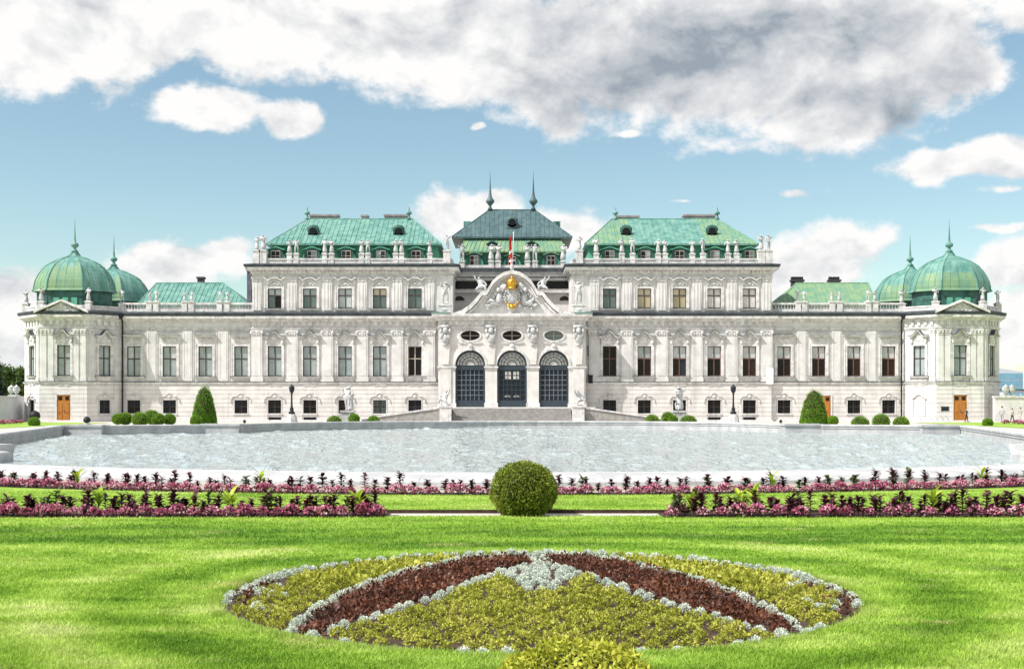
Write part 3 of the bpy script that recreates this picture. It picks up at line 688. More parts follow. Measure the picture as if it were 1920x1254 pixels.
# --- roofs
def hip(x0, x1, y0, y1, z0, rx0, rx1, ry, z1, mats, pick, pitch=.55, name='roof', over=True):
    """hip roof laid in sheets between standing seams"""
    m = MB(); sm = MB(); n = max(4, round((x1-x0)/pitch))
    def top(x):
        t = 1.0
        if x < rx0: t = (x-x0)/(rx0-x0)
        if x > rx1: t = (x1-x)/(x1-rx1)
        return Vector((x, y0+(ry-y0)*t, z0+(z1-z0)*t))
    xs = sorted(set([x0+(x1-x0)*i/n for i in range(n+1)]+[rx0, rx1]))
    for a, b in zip(xs, xs[1:]):
        pa, pb = top(a), top(b); dz = rnd.uniform(0, .015)
        m.add([(a, y0, z0+dz), (b, y0, z0+dz), (pb.x, pb.y, pb.z+dz), (pa.x, pa.y, pa.z+dz)], [(0, 1, 2, 3)], pick((a+b)/2))
        p = Vector((a, y0, z0))
        if (pa-p).length > .3: sm.tube([p+Vector((0, 0, .03)), pa+Vector((0, 0, .03))], .045, 4)
    m.add([(x0, y0, z0), (rx0, ry, z1), (x0, y1, z0)], [(0, 1, 2)], pick(x0)); m.add([(x1, y0, z0), (x1, y1, z0), (rx1, ry, z1)], [(0, 1, 2)], pick(x1))
    m.add([(x0, y1, z0), (rx0, ry, z1), (rx1, ry, z1), (x1, y1, z0)], [(0, 1, 2, 3)], pick(rx0))
    m.box(x0, x1, y0, y1, z0-.16, z0-.01, pick((x0+x1)/2))
    sm.tube([(rx0, ry, z1), (rx1, ry, z1)], .1, 6); sm.tube([(x0, y0, z0), (rx0, ry, z1)], .08, 6); sm.tube([(x1, y0, z0), (rx1, ry, z1)], .08, 6)
    o = part(m, name, mats)
    sm.build('standing_seams', mats[0], o, kind='stuff')
    return o
def finial(x, y, z, r, hk, hs, mat=TEAL):
    m = MB(); m.lathe([(r*.9, 0), (r*.5, hk*.25), (r*.28, hk*.55), (r*.32, hk*.6), (r*.9, hk*.75), (r, hk*.85), (r*.8, hk), (r*.3, hk*1.12), (r*.22, hk*1.3), (r*.12, hk*1.6), (.02, hs)], (x, y, z), 10)
    return part(m, 'finial', mat, True)
def dormer(x, y, z, w, h, face, d=1.3):
    b = MB(); k = ogee(w/2+.18, .28, 1.0, 10)
    b.prism([(-w/2, 0), (w/2, 0), (w/2, h)]+[(px_*w/(w+.36), pz_+h) for px_, pz_ in k][::-1]+[(-w/2, h)], 0, d)
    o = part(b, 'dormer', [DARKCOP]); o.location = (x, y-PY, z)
    hd = MB(); hd.ribbon([(a, c+h+.02) for a, c in k], .13, -.16, d*.7); obj('dormer_hood', hd.mesh('dormer_hood', face), o)
    fr = MB(); hw = w*.31
    fr.box(-hw, -hw+.06, -.05, .02, .12, h*.92); fr.box(hw-.06, hw, -.05, .02, .12, h*.92); fr.box(-.03, .03, -.05, .02, .12, h*.92); fr.box(-hw, hw, -.052, .02, h*.55, h*.55+.06); fr.box(-hw, hw, -.048, .02, h*.92, h*.98)
    obj('frame', fr.mesh('frame', FRAMEL), o)
    for q in (-1, 1):
        pn = MB(); pn.box(q*.03, q*(hw-.06), -.02, .01, .12, h*.9); obj('pane', pn.mesh('pane', P[rnd.choice('kkngc')]), o)
    for q in (-1, 1):
        sc = MB(); sc.prism([(q*w*.5, 0), (q*(w*.5+.32), .02), (q*(w*.5+.28), h*.35), (q*(w*.5+.08), h*.7), (q*w*.5, h*.75)], .05, d*.8); obj('dormer_scroll', sc.mesh('dormer_scroll', GREEN), o)
    return o
def oculus(x, y, z, mat):
    m = MB(); m.tube([(0, 0, 0), (0, 1.3, 0)], .62, 12); m.ball((0, .1, .25), .75, .2, .55, 10); m.box(-.62, .62, .0, 1.2, -.7, -.2)
    o = part(m, 'round_dormer', mat); o.location = (x, y-PY, z)
    g = MB(); g.tube([(0, -.16, .02), (0, -.02, .02)], .42, 12); obj('pane', g.mesh('pane', P['k']), o)
def box_chimney(px0, px1, py0, py1, Y, d=1.1, mat=BRICKC, pots=0):
    x0, x1, z0, z1 = fx(px0, Y), fx(px1, Y), fz(py1, Y)-.5, fz(py0, Y)
    m = MB(); m.box(x0, x1, Y, Y+d, z0, z1-.22); m.box(x0-.1, x1+.1, Y-.1, Y+d+.1, z1-.217, z1); o = part(m, 'chimney', mat)
    if pots:
        for q in range(pots):
            c = MB(); xx = x0+(x1-x0)*(q+.5)/pots; c.box(xx-.16, xx+.16, Y+.2, Y+.8, z1+.003, z1+.35); c.build('chimney_pot', IRON, o)
for s in (-1, 1):
    Ye, Yr = 140.0, 146.5
    x0, x1, rx0, rx1 = [fx(p, Y) for p, Y in ((500, Ye), (828, Ye), (577, Yr), (775, Yr))]
    if s > 0: x0, x1, rx0, rx1 = [fx(p, Y) for p, Y in ((1096, Ye), (1422, Ye), (1147, Yr), (1345, Yr))]
    z0, z1 = fz(458, Ye), fz(411, Yr)
    pk = (lambda x: 0) if s < 0 else (lambda x: 0 if fx(1182, 143) < x < fx(1312, 143) else 1)
    hip(x0, x1, Ye-.35, 153, z0, rx0, rx1, Yr, z1, [TEAL, LIME], pk)
    m = MB(); xa, xb = x0+.35, x1-.35
    m.add([(xa, Ye-.05, 17.85), (xb, Ye-.05, 17.85), (xb-.2, Ye+.45, z0-.15), (xa+.2, Ye+.45, z0-.15), (xa, 153, 17.85), (xb, 153, 17.85), (xb-.2, 152.5, z0-.15), (xa+.2, 152.5, z0-.15)], [(0, 1, 2, 3), (4, 0, 3, 7), (1, 5, 6, 2), (5, 4, 7, 6)])
    part(m, 'mansard', GREEN)
    for p in ([517, 585, 649, 714, 780] if s < 0 else [1143, 1210, 1274, 1340, 1405]):
        dormer(fx(p, 139.4), 139.32, 17.9, 1.72, 1.5, GREEN)
    for p in ((587, 747) if s < 0 else (1174, 1335)):
        Yo = 142.0; oculus(fx(p, Yo), Yo, fz(434, Yo), DARKCOP)
    for p in ((576, 767) if s < 0 else (1154, 1345)):
        finial(fx(p, Yr), Yr, z1-.05, .34, .9, 1.5)
    for a, b, t in (((581, 634, 402), (721, 765, 402), (678, 689, 403)) if s < 0 else ((1155, 1198, 404), (1282, 1341, 402))):
        box_chimney(a, b, t, 411, 147.2)
    # wing roof, its chimneys and balustrade
    Ye, Yr = 141.2, 145.5
    x0, x1, rx0, rx1 = [fx(p, Y) for p, Y in (((255, Ye), (466, Ye), (293, Yr), (420, Yr)) if s < 0 else ((1455, Ye), (1644, Ye), (1492, Yr), (1628, Yr)))]
    hip(x0, x1, Ye, 150, 13.3, rx0, rx1, Yr, fz(531, Yr), [TEAL if s < 0 else LIME], lambda x: 0)
    if s < 0: box_chimney(370, 381, 519, 531, Yr+.4, .8, ROOFDARK)
    else: box_chimney(1485, 1507, 524, 531, Yr+.4, .8, ROOFDARK, 4); box_chimney(1555, 1576, 524, 531, Yr+.4, .8, ROOFDARK, 3)
    m = MB(); m.box(x0+.2, x1-.2, Ye+.2, 149.8, 12.3, 13.15); part(m, 'attic', STUCCO)
    xa, xb = s*(XB+.05), s*44.1
    m = MB(); m.box(xa, xb, YW+.12, YW+.5, 12.3, 12.72); m.box(xa, xb, YW+.06, YW+.56, 13.22, 13.44); part(m, 'balustrade_rail', TRIM)
    m = MB()
    for q in range(int(14.7/.34)):
        x = s*(XB+.25+q*.34); m.lathe([(.07, 0), (.12, .12), (.06, .3), (.09, .5)], (x, YW+.31, 12.72), 6)
    part(m, 'balusters', TRIM, kind='stuff')
    for p in ((279, 292, 345, 358, 411, 425) if s < 0 else (1497, 1509, 1561, 1575, 1629, 1642)):
        m = MB(); m.box(-.3, .3, -.3, .3, 0, 1.05); m.box(-.36, .36, -.36, .36, 1.053, 1.2); o = part(m, 'parapet_pier', TRIM); o.location = (fx(p, YW), YW+.31-PY, 12.4)
m = MB(); m.box(fx(463, 141), fx(471, 141), 141, 142.6, 12.2, 17.2); m.box(fx(462, 141), fx(472, 141), 140.9, 142.7, 17.2, 17.4); part(m, 'chimney', SHADE_STRIP, label='tall dark grey upright strip beside the left block')  # made-up upright, no real chimney; its dark grey stands in for shaded wall
m = MB(); m.box(fx(1437, 138.4), fx(1450, 138.4), 138.36, 138.5, fz(720, 138.4), fz(690, 138.4)); part(m, 'wall_panel', WHITE, label='plain white panel fixed to the facade')

# --- corner pavilions
def face_mat(p0, p1):
    d = (Vector(p1)-Vector(p0)); L = d.length; d.normalize()
    return Matrix(((d.x, -d.y, 0, p0[0]), (d.y, d.x, 0, p0[1]), (0, 0, 1, 0), (0, 0, 0, 1))), L, math.atan2(d.y, d.x)
DOMEPROF = [(1.035, -.12), (1.03, .0), (1.0, .12), (1.0, .43), (.97, 1.06), (.925, 1.5), (.875, 1.91), (.81, 2.35), (.73, 2.76), (.63, 3.1), (.51, 3.4), (.30, 3.79), (.17, 3.98), (.13, 4.15), (.10, 4.35), (.06, 4.6)]
def dome(cx, cy, z, rw=4.22, rd=3.15, rear=False, side=-1):
    plan = [(-2.0/4.22*rw, -rd), (2.0/4.22*rw, -rd), (rw, -rd*.36), (rw, rd*.36), (2.0/4.22*rw, rd), (-2.0/4.22*rw, rd), (-rw, rd*.36), (-rw, -rd*.36)]
    sub = []                                         # each facet of several sheets
    for i in range(8):
        a, b = Vector(plan[i]), Vector(plan[(i+1) % 8]); k = 8
        sub += [tuple(a.lerp(b, j/k)) for j in range(k)]
    m = MB(); n = len(sub); pr = DOMEPROF
    for k in range(len(pr)-1):                       # lower sheets lime, scalloped upper cap teal
        for i in range(n):
            q = [(sub[i][0]*pr[k][0], sub[i][1]*pr[k][0]), (sub[(i+1)%n][0]*pr[k][0], sub[(i+1)%n][1]*pr[k][0]), (sub[(i+1)%n][0]*pr[k+1][0], sub[(i+1)%n][1]*pr[k+1][0]), (sub[i][0]*pr[k+1][0], sub[i][1]*pr[k+1][0])]
            f = i//8; ph = i % 8
            lim = (8 if f == 0 else 7)+[1, 0, -1, 0, 0, -1, 0, 1][ph]
            lime = k < lim and ((f in (0, 7, 6)) if side < 0 else f in (0, 7)) and (side < 0 or k < 6)
            m.add([(q[0][0], q[0][1], pr[k][1]), (q[1][0], q[1][1], pr[k][1]), (q[2][0], q[2][1], pr[k+1][1]), (q[3][0], q[3][1], pr[k+1][1])], [(0, 1, 2, 3)], 1 if lime else 0)
    o = part(m, 'dome', [TEAL, LIME]); o.location = (cx, cy-PY, z)
    rb = MB()
    for x, y in plan: rb.tube([(x*r, y*r, h+.02) for r, h in pr], .11, 5, r1=.04)
    for i in range(n):
        if i % 2 == 0 and i % 8: rb.tube([(sub[i][0]*r, sub[i][1]*r, h+.01) for r, h in pr[2:11]], .03, 4)
    rb.build('dome_rib', [TEAL], o)
    k = MB(); k.lathe([(.30, 4.45), (.42, 4.6), (.22, 4.75), (.16, 5.0), (.36, 5.1), (.46, 5.3), (.36, 5.5), (.16, 5.6), (.13, 5.9), (.09, 6.4), (.05, 7.3), (.015, 8.4)], n=12)
    k.build('finial', TEAL, o, smooth=True)
    d = MB(); d.lathe([(.93, -2.4), (.93, -.16), (.97, -.13)], plan=plan); db = part(d, 'drum', DARKCOP); db.location = (cx, cy-PY, z)  # dark green drum, shade under the dome also put into its colour
    for s in (-1, 1):                                # pale framed openings of the drum
        fr = MB()
        for x in (-.5*rw/4.22*2, 0, .5*rw/4.22*2):
            fr.box(x-.32, x+.32, -rd*.93-.08, -rd*.93+.02, -1.9, -.9)
        break
    fr.build('drum_shutters', GREEN, db)
    return o
PAVPTS = [(-55.2, 140.2), (-55.2, 138.96), (-52.37, 136.1), (-47.1, 136.1), (-44.24, 138.96), (-44.24, 140.2)]
for s in (-1, 1):
    pts = PAVPTS if s < 0 else [(-x, y) for x, y in PAVPTS][::-1]
    w = MB(); r = MB(); wins = []
    for i in range(5):
        M_, L, ang = face_mat(pts[i], pts[i+1]); w.X = r.X = M_; c = L/2
        frontf, cham = i == 2, i in (1, 3)
        outer = (i == 1) if s < 0 else (i == 3)
        gop = [(c, 1.54, .02, 3.02)] if frontf else ([(c, 1.3, GZ0, GZ1)] if (i == 3 and s < 0) or (outer and s < 0) else [])
        pop = [(c, 1.5 if frontf else 1.42, PZ0, PZ1)] if (frontf or cham) else []
        wall(w, 0, L, 0, ZS-.15, 0, .5, gop); wall(w, 0, L, ZS-.15, 11.4, 0, .5, pop)
        courses(r, .02, L-.02, .12, ZS-.2, 0, gop)
        wp = lambda x, y, z: M_ @ Vector((x, y, z))
        if pop:
            p = wp(c, 0, 0); window(p.x, p.y, PZ0, pop[0][1], PZ1-PZ0, 'pav', 'cccc' if frontf else 'ccc2'.replace('2', 'c'), FRAMEW, ang)
        if gop and not frontf:
            p = wp(c, 0, 0); window(p.x, p.y, GZ0, 1.3, GZ1-GZ0, 'ground', 'nnnn', FRAMEW, ang)
        if frontf: p = wp(c, .02, 0); door(p.x, p.y+.03, ang, 1.5, 2.98)
        for xx in ([.45, L-.45] if frontf else ([L-.42 if (i == 1) else .42] if cham else [])):
            for q in ((0, .78 if xx < c else -.78) if frontf else (0,)):
                pl = MB(); pl.box(-.3, .3, -.13, .02, 4.55, 10.28); pl.box(-.36, .36, -.17, .02, 4.5, 4.9)
                p = wp(xx+q, 0, 0); o = part(pl, 'pilaster', STUCCO, False); o.location = (p.x, p.y-PY, 0); o.rotation_euler[2] = ang
                cp = MB(); cp.box(-.36, .36, -.24, .02, 10.1, 10.283); cp.ball((-.2, -.17, 9.95), .15, .1, .15, 6); cp.ball((.2, -.17, 9.95), .15, .1, .15, 6); cp.box(-.33, .33, -.18, .02, 9.66, 9.74)
                cp.build('capital', TRIM, o)
        if cham and not gop:                         # blind niche with shell over it
            nb = MB(); nb.box(-.75, -.65, -.1, .02, .7, 2.5); nb.box(.65, .75, -.1, .02, .7, 2.5); nb.ribbon([(a, b_+2.5) for a, b_ in ogee(.9, .5, 1.0)], .12, -.16, .02)
            p = wp(c, -.05, 0); o = part(nb, 'blind_niche', TRIM); o.location = (p.x, p.y-PY, 0); o.rotation_euler[2] = ang
    w.X = None; back = [(p[0], 142.9) for p in (pts[-1], pts[0])]
    w.slab([pts[0], pts[1], pts[2], pts[3], pts[4], pts[5], (pts[5][0], 143), (pts[0][0], 143)], 12.0, 12.25)
    w.box(pts[0][0], pts[0][0]+.5, 140.2, 143, 0, 12.0); w.box(pts[5][0]-.5, pts[5][0], 140.2, 143, 0, 12.0)
    part(w, 'pavilion_wall', STUCCO); r.X = None; part(r, 'rusticated_courses', STUCCO2, kind='stuff')
    path = [(pts[0][0], 143)]+pts[1:5]+[(pts[5][0], 143)]
    m = MB(); m.sweep(path, [(-.05, ZS-.14), (.06, ZS-.14), (.10, ZS-.02), (.20, ZS+.06), (.20, ZS+.15), (-.05, ZS+.2)]); part(m, 'string_course', TRIM)
    m = MB(); m.sweep(path, [(-.05, ZS+.20), (.205, ZS+.15), (.225, ZS+.155), (.225, ZS+.19), (-.05, ZS+.245)]); part(m, 'string_flashing', ZINC)
    m = MB(); m.sweep(path, [(-.05, -.05), (.16, -.05), (.16, .1), (.1, .16), (-.05, .16)]); part(m, 'plinth', TRIM)
    m = MB(); m.sweep(path, [(-.05, 10.30), (.08, 10.30), (.08, 10.42), (.14, 10.44), (.14, 10.58), (-.05, 10.6)])
    m.sweep(path, [(-.05, 11.25), (.16, 11.25), (.22, 11.38), (.42, 11.48), (.56, 11.60), (.62, 11.62), (.62, 11.88), (-.05, 11.9)]); part(m, 'cornice', TRIM)
    m = MB(); m.sweep(path, [(-.05, 11.903), (.66, 11.893), (.74, 12.12), (.74, 12.22), (-.05, 12.42)]); part(m, 'zinc_flashing', ZINC)
    m = MB()
    for i in (1, 2, 3):
        M_, L, ang = face_mat(pts[i], pts[i+1]); m.X = M_
        for q in range(int(L/.75)): m.box(.35+q*.75, .7+q*.75, -.18, .01, 10.75, 11.247)
    m.X = None; part(m, 'frieze_brackets', TRIM, kind='stuff')
    m = MB(); inn = [(pts[0][0], 142.8)]+pts[1:5]+[(pts[5][0], 142.8)]
    m.sweep(inn, [(-.45, 12.2), (-.12, 12.2), (-.12, 12.75), (-.06, 12.78), (-.06, 12.95), (-.5, 12.95), (-.5, 12.78), (-.45, 12.75)]); part(m, 'parapet', TRIM)
    # pediment over the front face
    M_, L, ang = face_mat(pts[2], pts[3])
    pd = MB(); x0, x1, xm, zb, zt = pts[2][0]-.25, pts[3][0]+.25, (pts[2][0]+pts[3][0])/2, 11.95, 13.45
    pd.prism([(x0+.3, zb), (x1-.3, zb), (xm, zt-.25)], YP-.62, YP+.2); o = part(pd, 'pediment', TRIM)
    e = MB(); 
    for a in ((x0-.1, xm), (x1+.1, xm)):
        e.add([(a[0], YP-.95, zb+.06), (a[1], YP-.95, zt-.16), (a[1], YP-.95, zt+.06), (a[0], YP-.95, zb+.28), (a[0], YP+.2, zb+.06), (a[1], YP+.2, zt-.16), (a[1], YP+.2, zt+.06), (a[0], YP+.2, zb+.28)], [(0, 1, 2, 3), (7, 6, 5, 4), (3, 2, 6, 7), (0, 4, 5, 1), (0, 3, 7, 4), (1, 5, 6, 2)])
    e.build('pediment_moulding', TRIM, o, (0, 0, 0))
    e = MB(); rr = random.Random(4+s)
    for q in range(26):
        t = rr.uniform(-.72, .72); hh = (1-abs(t))*1.05; e.ball((xm+t*2.3, YP-.66, zb+.12+rr.uniform(.05, max(.08, hh))), rr.uniform(.1, .22), .09, rr.uniform(.08, .18), 6)
    e.build('relief', SCULPT, o)
    for i, (px_, py_) in enumerate(pts[1:5]):
        m = MB(); m.box(-.32, .32, -.32, .32, 0, .95); m.box(-.38, .38, -.38, .38, .953, 1.08); o = part(m, 'parapet_pier', TRIM); o.location = (px_*.994+.006*xm, py_+.35-PY, 12.3)
    cx = (pts[0][0]+pts[5][0])/2
    dome(cx, 139.5, 14.72, side=s); dome(cx, 153.2, fz(575, 153.2)+.6, rear=True, side=s)
    m = MB(); m.slab([(cx-5.4, 150.5), (cx+5.4, 150.5), (cx+5.4, 155.4), (cx+3, 157.5), (cx-3, 157.5), (cx-5.4, 155.4)], 0, 12.2); part(m, 'pavilion_wall', STUCCO)
    # downpipe with its hopper where the pavilion meets the wing
    xp = s*fx(1690, 138.7); m = MB(); m.tube([(xp, 138.62, .02), (xp, 138.62, 11.3), (xp+s*.12, 138.4, 11.75)], .1, 8)
    m.lathe([(.16, 0), (.34, .35), (.36, .62)], (xp+s*.12, 138.3, 11.5), 8)
    for q in range(5): m.lathe([(.14, 0), (.14, .08)], (xp, 138.62, 1.2+q*2.2), 8)
    part(m, 'downpipe', IRON)

# --- entrance portico
GRILLE = pmat('grille_grey', (.20, .225, .25), (.14, .16, .18), 3, .5)
TZ = 1.63; SP = 6.30; AR = 1.66; bays = [-4.65, 0, 4.65]
m = MB(); XQ = 8.2
edges = [-XQ, -4.65-AR, -4.65+AR, -AR, AR, 4.65-AR, 4.65+AR, XQ]
for a, b in ((0, 1), (2, 3), (4, 5), (6, 7)): m.box(edges[a], edges[b], YC, YC+1.0, TZ, SP)
for s in (-1, 1): m.box(s*(XQ-.8), s*XQ, YC+1.0, YM+.3, TZ, 11.9)
splits = [-XQ, -2.325, 2.325, XQ]
for k, xc in enumerate(bays):
    xl, xr = splits[k], splits[k+1]; zt = 8.3
    arc_ = [(xc+AR*math.cos(math.pi*i/16), SP+AR*math.sin(math.pi*i/16)) for i in range(17)]
    m.prism([(xl, SP), (xl, zt), (xr, zt), (xr, SP)]+arc_, YC, YC+1.0)
    ov = [(xc+1.08*math.cos(a), 9.58+.56*math.sin(a)) for a in [math.pi*2*i/20 for i in range(21)]]
    m.prism([(xr, 8.3), (xr, 11.3), (xc, 11.3)]+[(x, z) for x, z in ov[5::-1]]+[(x, z) for x, z in ov[19:14:-1]]+[(xc, 8.3)], YC, YC+1.0)
    m.prism([(xl, 8.3), (xl, 11.3), (xc, 11.3)]+[(x, z) for x, z in ov[5:16]]+[(xc, 8.3)], YC, YC+1.0)
m.box(-XQ, XQ, YC+.02, YM+.4, 11.3, 11.95)
part(m, 'portico_wall', STUCCO2)
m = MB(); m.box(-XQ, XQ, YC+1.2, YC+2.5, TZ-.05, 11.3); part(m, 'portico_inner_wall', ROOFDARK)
m = MB()
pp = [(-XQ, YM), (-XQ, YC), (XQ, YC), (XQ, YM)]
m.sweep(pp, [(-.05, 10.35), (.1, 10.35), (.16, 10.55), (-.05, 10.57)]); m.sweep(pp, [(-.05, 11.25), (.2, 11.25), (.3, 11.45), (.6, 11.62), (.7, 11.7), (.7, 12.0), (-.05, 12.02)])
part(m, 'cornice', TRIM)
m = MB()
for a, b in ((-XQ, edges[1]), (edges[2], edges[3]), (edges[4], edges[5]), (edges[6], XQ)):
    m.box(a-.12, b+.12, YC-.16, YC+.9, SP-.32, SP-.12); m.box(a-.06, b+.06, YC-.1, YC+.8, SP-.45, SP-.323); m.box(a-.1, b+.1, YC-.14, YC+.9, TZ, TZ+.45)
part(m, 'impost_moulding', TRIM)
m = MB()
for s in (-1, 1): m.box(s*6.9, s*8.95, YC-.78, YM-.75, 12.02, 12.12)
part(m, 'copper_ledge', TEAL)
m = MB()
for q in range(22):
    x = -7.6+q*.724; m.box(x-.16, x+.16, YC-.16, YC+.01, 10.75, 11.2)
part(m, 'frieze_brackets', TRIM, kind='stuff')
for xc in bays:
    a = MB(); pts = [(xc+AR*math.cos(math.pi*i/16), SP+AR*math.sin(math.pi*i/16)) for i in range(17)]
    out_ = [(xc+(AR+.26)*math.cos(math.pi*i/16), SP+(AR+.26)*math.sin(math.pi*i/16)) for i in range(17)]
    for i in range(16):
        q = [pts[i], out_[i], out_[i+1], pts[i+1]]; a.prism(q, YC-.1, YC+.05)
    a.box(xc-.2, xc+.2, YC-.25, YC+.02, SP+AR-.05, SP+AR+.6); a.ball((xc, YC-.2, SP+AR+.45), .28, .16, .26, 8)
    a.ribbon([(xc-1.3, 8.78), (xc-.6, 8.68), (xc, 8.86), (xc+.6, 8.68), (xc+1.3, 8.78)], .1, YC-.12, YC+.02)
    part(a, 'arch_moulding', TRIM)
    o_ = MB(); n = 24
    for i in range(n):
        t0, t1 = 2*math.pi*i/n, 2*math.pi*(i+1)/n
        o_.prism([(xc+1.07*math.cos(t0), 9.58+.55*math.sin(t0)), (xc+1.26*math.cos(t0), 9.58+.74*math.sin(t0)), (xc+1.26*math.cos(t1), 9.58+.74*math.sin(t1)), (xc+1.07*math.cos(t1), 9.58+.55*math.sin(t1))], YC-.09, YC+.03)
    ow = part(o_, 'oval_window', TRIM)
    g = MB(); g.add([(xc+1.1*math.cos(2*math.pi*i/n), YC+.4, 9.58+.58*math.sin(2*math.pi*i/n)) for i in range(n)], [tuple(range(n))]); g.build('pane', P['k' if xc < 1 else 'g'], ow)
    g = MB(); g.box(xc-.04, xc+.04, YC+.3, YC+.36, 9.0, 10.16); g.box(xc-1.1, xc+1.1, YC+.31, YC+.35, 9.55, 9.61); g.build('frame', FRAMEL, ow)
    # glazed iron gate with fanlight
    y = YC+.32; fr = MB()
    fr.box(xc-AR, xc-AR+.22, y-.1, y+.1, TZ+.02, SP); fr.box(xc+AR-.22, xc+AR, y-.1, y+.1, TZ+.02, SP); fr.box(xc-AR, xc+AR, y-.12, y+.12, SP-.55, SP-.08); fr.box(xc-AR+.22, xc+AR-.22, y-.09, y+.1, TZ+.02, TZ+.75)
    for i in range(16):
        t0, t1 = math.pi*i/16, math.pi*(i+1)/16
        fr.prism([(xc+r_*math.cos(t), SP-.08+r_*math.sin(t)) for r_, t in ((AR-.2, t0), (AR+.02, t0), (AR+.02, t1), (AR-.2, t1))], y-.1, y+.1)
    gate = part(fr, 'arched_gate', GATE)
    gr = MB(); ncol = 6
    for q in range(1, ncol): gr.box(xc-AR+.22+(2*AR-.44)*q/ncol-.03, xc-AR+.22+(2*AR-.44)*q/ncol+.03, y-.06, y+.0, TZ+.75, SP-.55)
    for q in range(1, 6): gr.box(xc-AR+.22, xc+AR-.22, y-.055, y-.005, TZ+.75+(SP-1.3-TZ)*q/6-.03, TZ+.75+(SP-1.3-TZ)*q/6+.03)
    gr.build('grille', GRILLE if xc else GATE, gate, kind='stuff')
    fl = MB(); z = SP-.02
    for rr_ in (.5, .92, 1.22):
        for i in range(12):
            t0, t1 = math.pi*i/12, math.pi*(i+1)/12; fl.prism([(xc+a_*math.cos(t), z+a_*math.sin(t)) for a_, t in ((rr_-.035, t0), (rr_+.035, t0), (rr_+.035, t1), (rr_-.035, t1))], y-.07, y-.01)
    for i in range(1, 8): t = math.pi*i/8; fl.tube([(xc+.5*math.cos(t), y-.04, z+.5*math.sin(t)), (xc+1.48*math.cos(t), y-.04, z+1.48*math.sin(t))], .03, 4)
    fl.build('fanlight_bars', GATE, gate)
    g = MB(); g.prism([(xc+1.5*math.cos(math.pi*i/16), z+1.5*math.sin(math.pi*i/16)) for i in range(17)], y+.02, y+.04); g.build('fanlight_pane', P['w'], gate)
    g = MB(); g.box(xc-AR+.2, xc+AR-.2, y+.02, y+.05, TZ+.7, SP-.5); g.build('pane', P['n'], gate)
    if xc == 0:
        for q in (-1, 1):                            # bright garden windows seen through the hall
            g = MB(); g.box(q*.12, q*.78, y+.006, y+.016, 4.75, 5.6); g.build('bright_pane', P['w'], gate)
            g = MB(); g.prism([(q*.1, 2.75), (q*.9, 2.75), (q*.5, 3.05)], y+.006, y+.016); g.build('bright_pane', P['w'], gate)
# sculpted pilasters of the portico
for x in (-7.4, -2.33, 2.33, 7.4):
    pl = MB(); pl.prism([(-.36, 6.35), (.36, 6.35), (.52, 8.6), (-.52, 8.6)], -.22, .02); o = part(pl, 'pilaster', STUCCO2); o.location = (x, YC-PY, 0)
    c = MB(); c.ball((0, -.36, 10.1), .3, .28, .36, 10); c.ball((-.34, -.28, 9.55), .28, .22, .42, 8); c.ball((.34, -.28, 9.55), .28, .22, .42, 8); c.ball((0, -.26, 9.2), .42, .26, .6, 8); c.ball((0, -.2, 8.6), .32, .2, .3, 8)
    c.ball((-.5, -.3, 10.05), .16, .2, .32, 6); c.ball((.5, -.3, 10.05), .16, .2, .32, 6); c.box(-.62, .62, -.34, .02, 10.42, 10.74); c.build('bust', SCULPT, o, smooth=True)
    if abs(x) > 5:
        e = MB(); e.box(-.62, .62, -.12, .02, TZ+.46, SP-.46); e.build('panel', STUCCO2, o)
# broken curving gable
half = [(0, 508), (14, 511), (26, 518), (36, 527), (43, 538), (49, 548), (58, 548), (67, 560), (79, 572), (93, 582), (111, 588)]
out = [(fx(960+a, 137.2), fz(b, 137.2)) for a, b in half]
full = [(-x, z) for x, z in out[::-1]]+out[1:]
g = MB(); g.prism([(x, z-.15) for x, z in full]+[(out[-1][0], 11.9), (-out[-1][0], 11.9)], 136.9, 138.1); gable = part(g, 'gable', STUCCO)
g = MB(); g.prism([p for p in full]+[(x*.965, z-.42) for x, z in full[::-1]], 136.35, 138.3); g.build('gable_moulding', TRIM, gable)
g = MB(); g.prism([(x*.94, z-.46) for x, z in full]+[(x*.915, z-.66) for x, z in full[::-1]], 136.65, 136.95); g.build('gable_moulding', TRIM, gable)
# arms in the gable: gilded crown over a cartouche held by reclining figures
ca = MB(); rr = random.Random(5); y = 136.7
ca.ball((0, y, 14.0), .95, .3, 1.15, 12); ca.ball((-.95, y, 14.9), .5, .26, .55, 8); ca.ball((.95, y, 14.9), .5, .26, .55, 8)
for s in (-1, 1):
    ca.ball((s*1.35, y, 13.7), .42, .3, .75, 8); ca.ball((s*1.5, y-.1, 14.65), .27, .25, .3, 8); ca.ball((s*1.9, y, 13.2), .75, .28, .34, 8); ca.ball((s*2.6, y, 12.95), .5, .22, .25, 8)
    ca.tube([(s*1.35, y-.15, 14.2), (s*1.0, y-.25, 14.5), (s*.7, y-.2, 15.2)], .14, 6); ca.tube([(s*1.8, y-.1, 13.3), (s*2.4, y-.15, 13.55), (s*2.9, y, 13.0)], .17, 6)
    for q in range(7): ca.ball((s*(1.0+q*.27), y, 15.3-q*.34), .22, .14, .3, 6)
    for q in range(6): ca.ball((s*rr.uniform(.2, 2.9), y, 12.55+rr.uniform(0, .35)), .25, .16, .18, 6)
ca.ball((0, y, 12.6), .5, .22, .4, 8); ca.ribbon([(-1.1, 16.05), (-.5, 16.3), (0, 16.38), (.5, 16.3), (1.1, 16.05)], .14, y-.25, y+.1)
ca = ca.build('coat_of_arms', SCULPT, gable, smooth=True)
ca2 = MB(); gd = MB(); gd.lathe([(.44, 0), (.56, .06), (.44, .14), (.50, .4), (.62, .75), (.50, 1.05), (.2, 1.2), (.07, 1.24), (.16, 1.36), (.02, 1.5)], (0, 136.35, 14.7), 14)
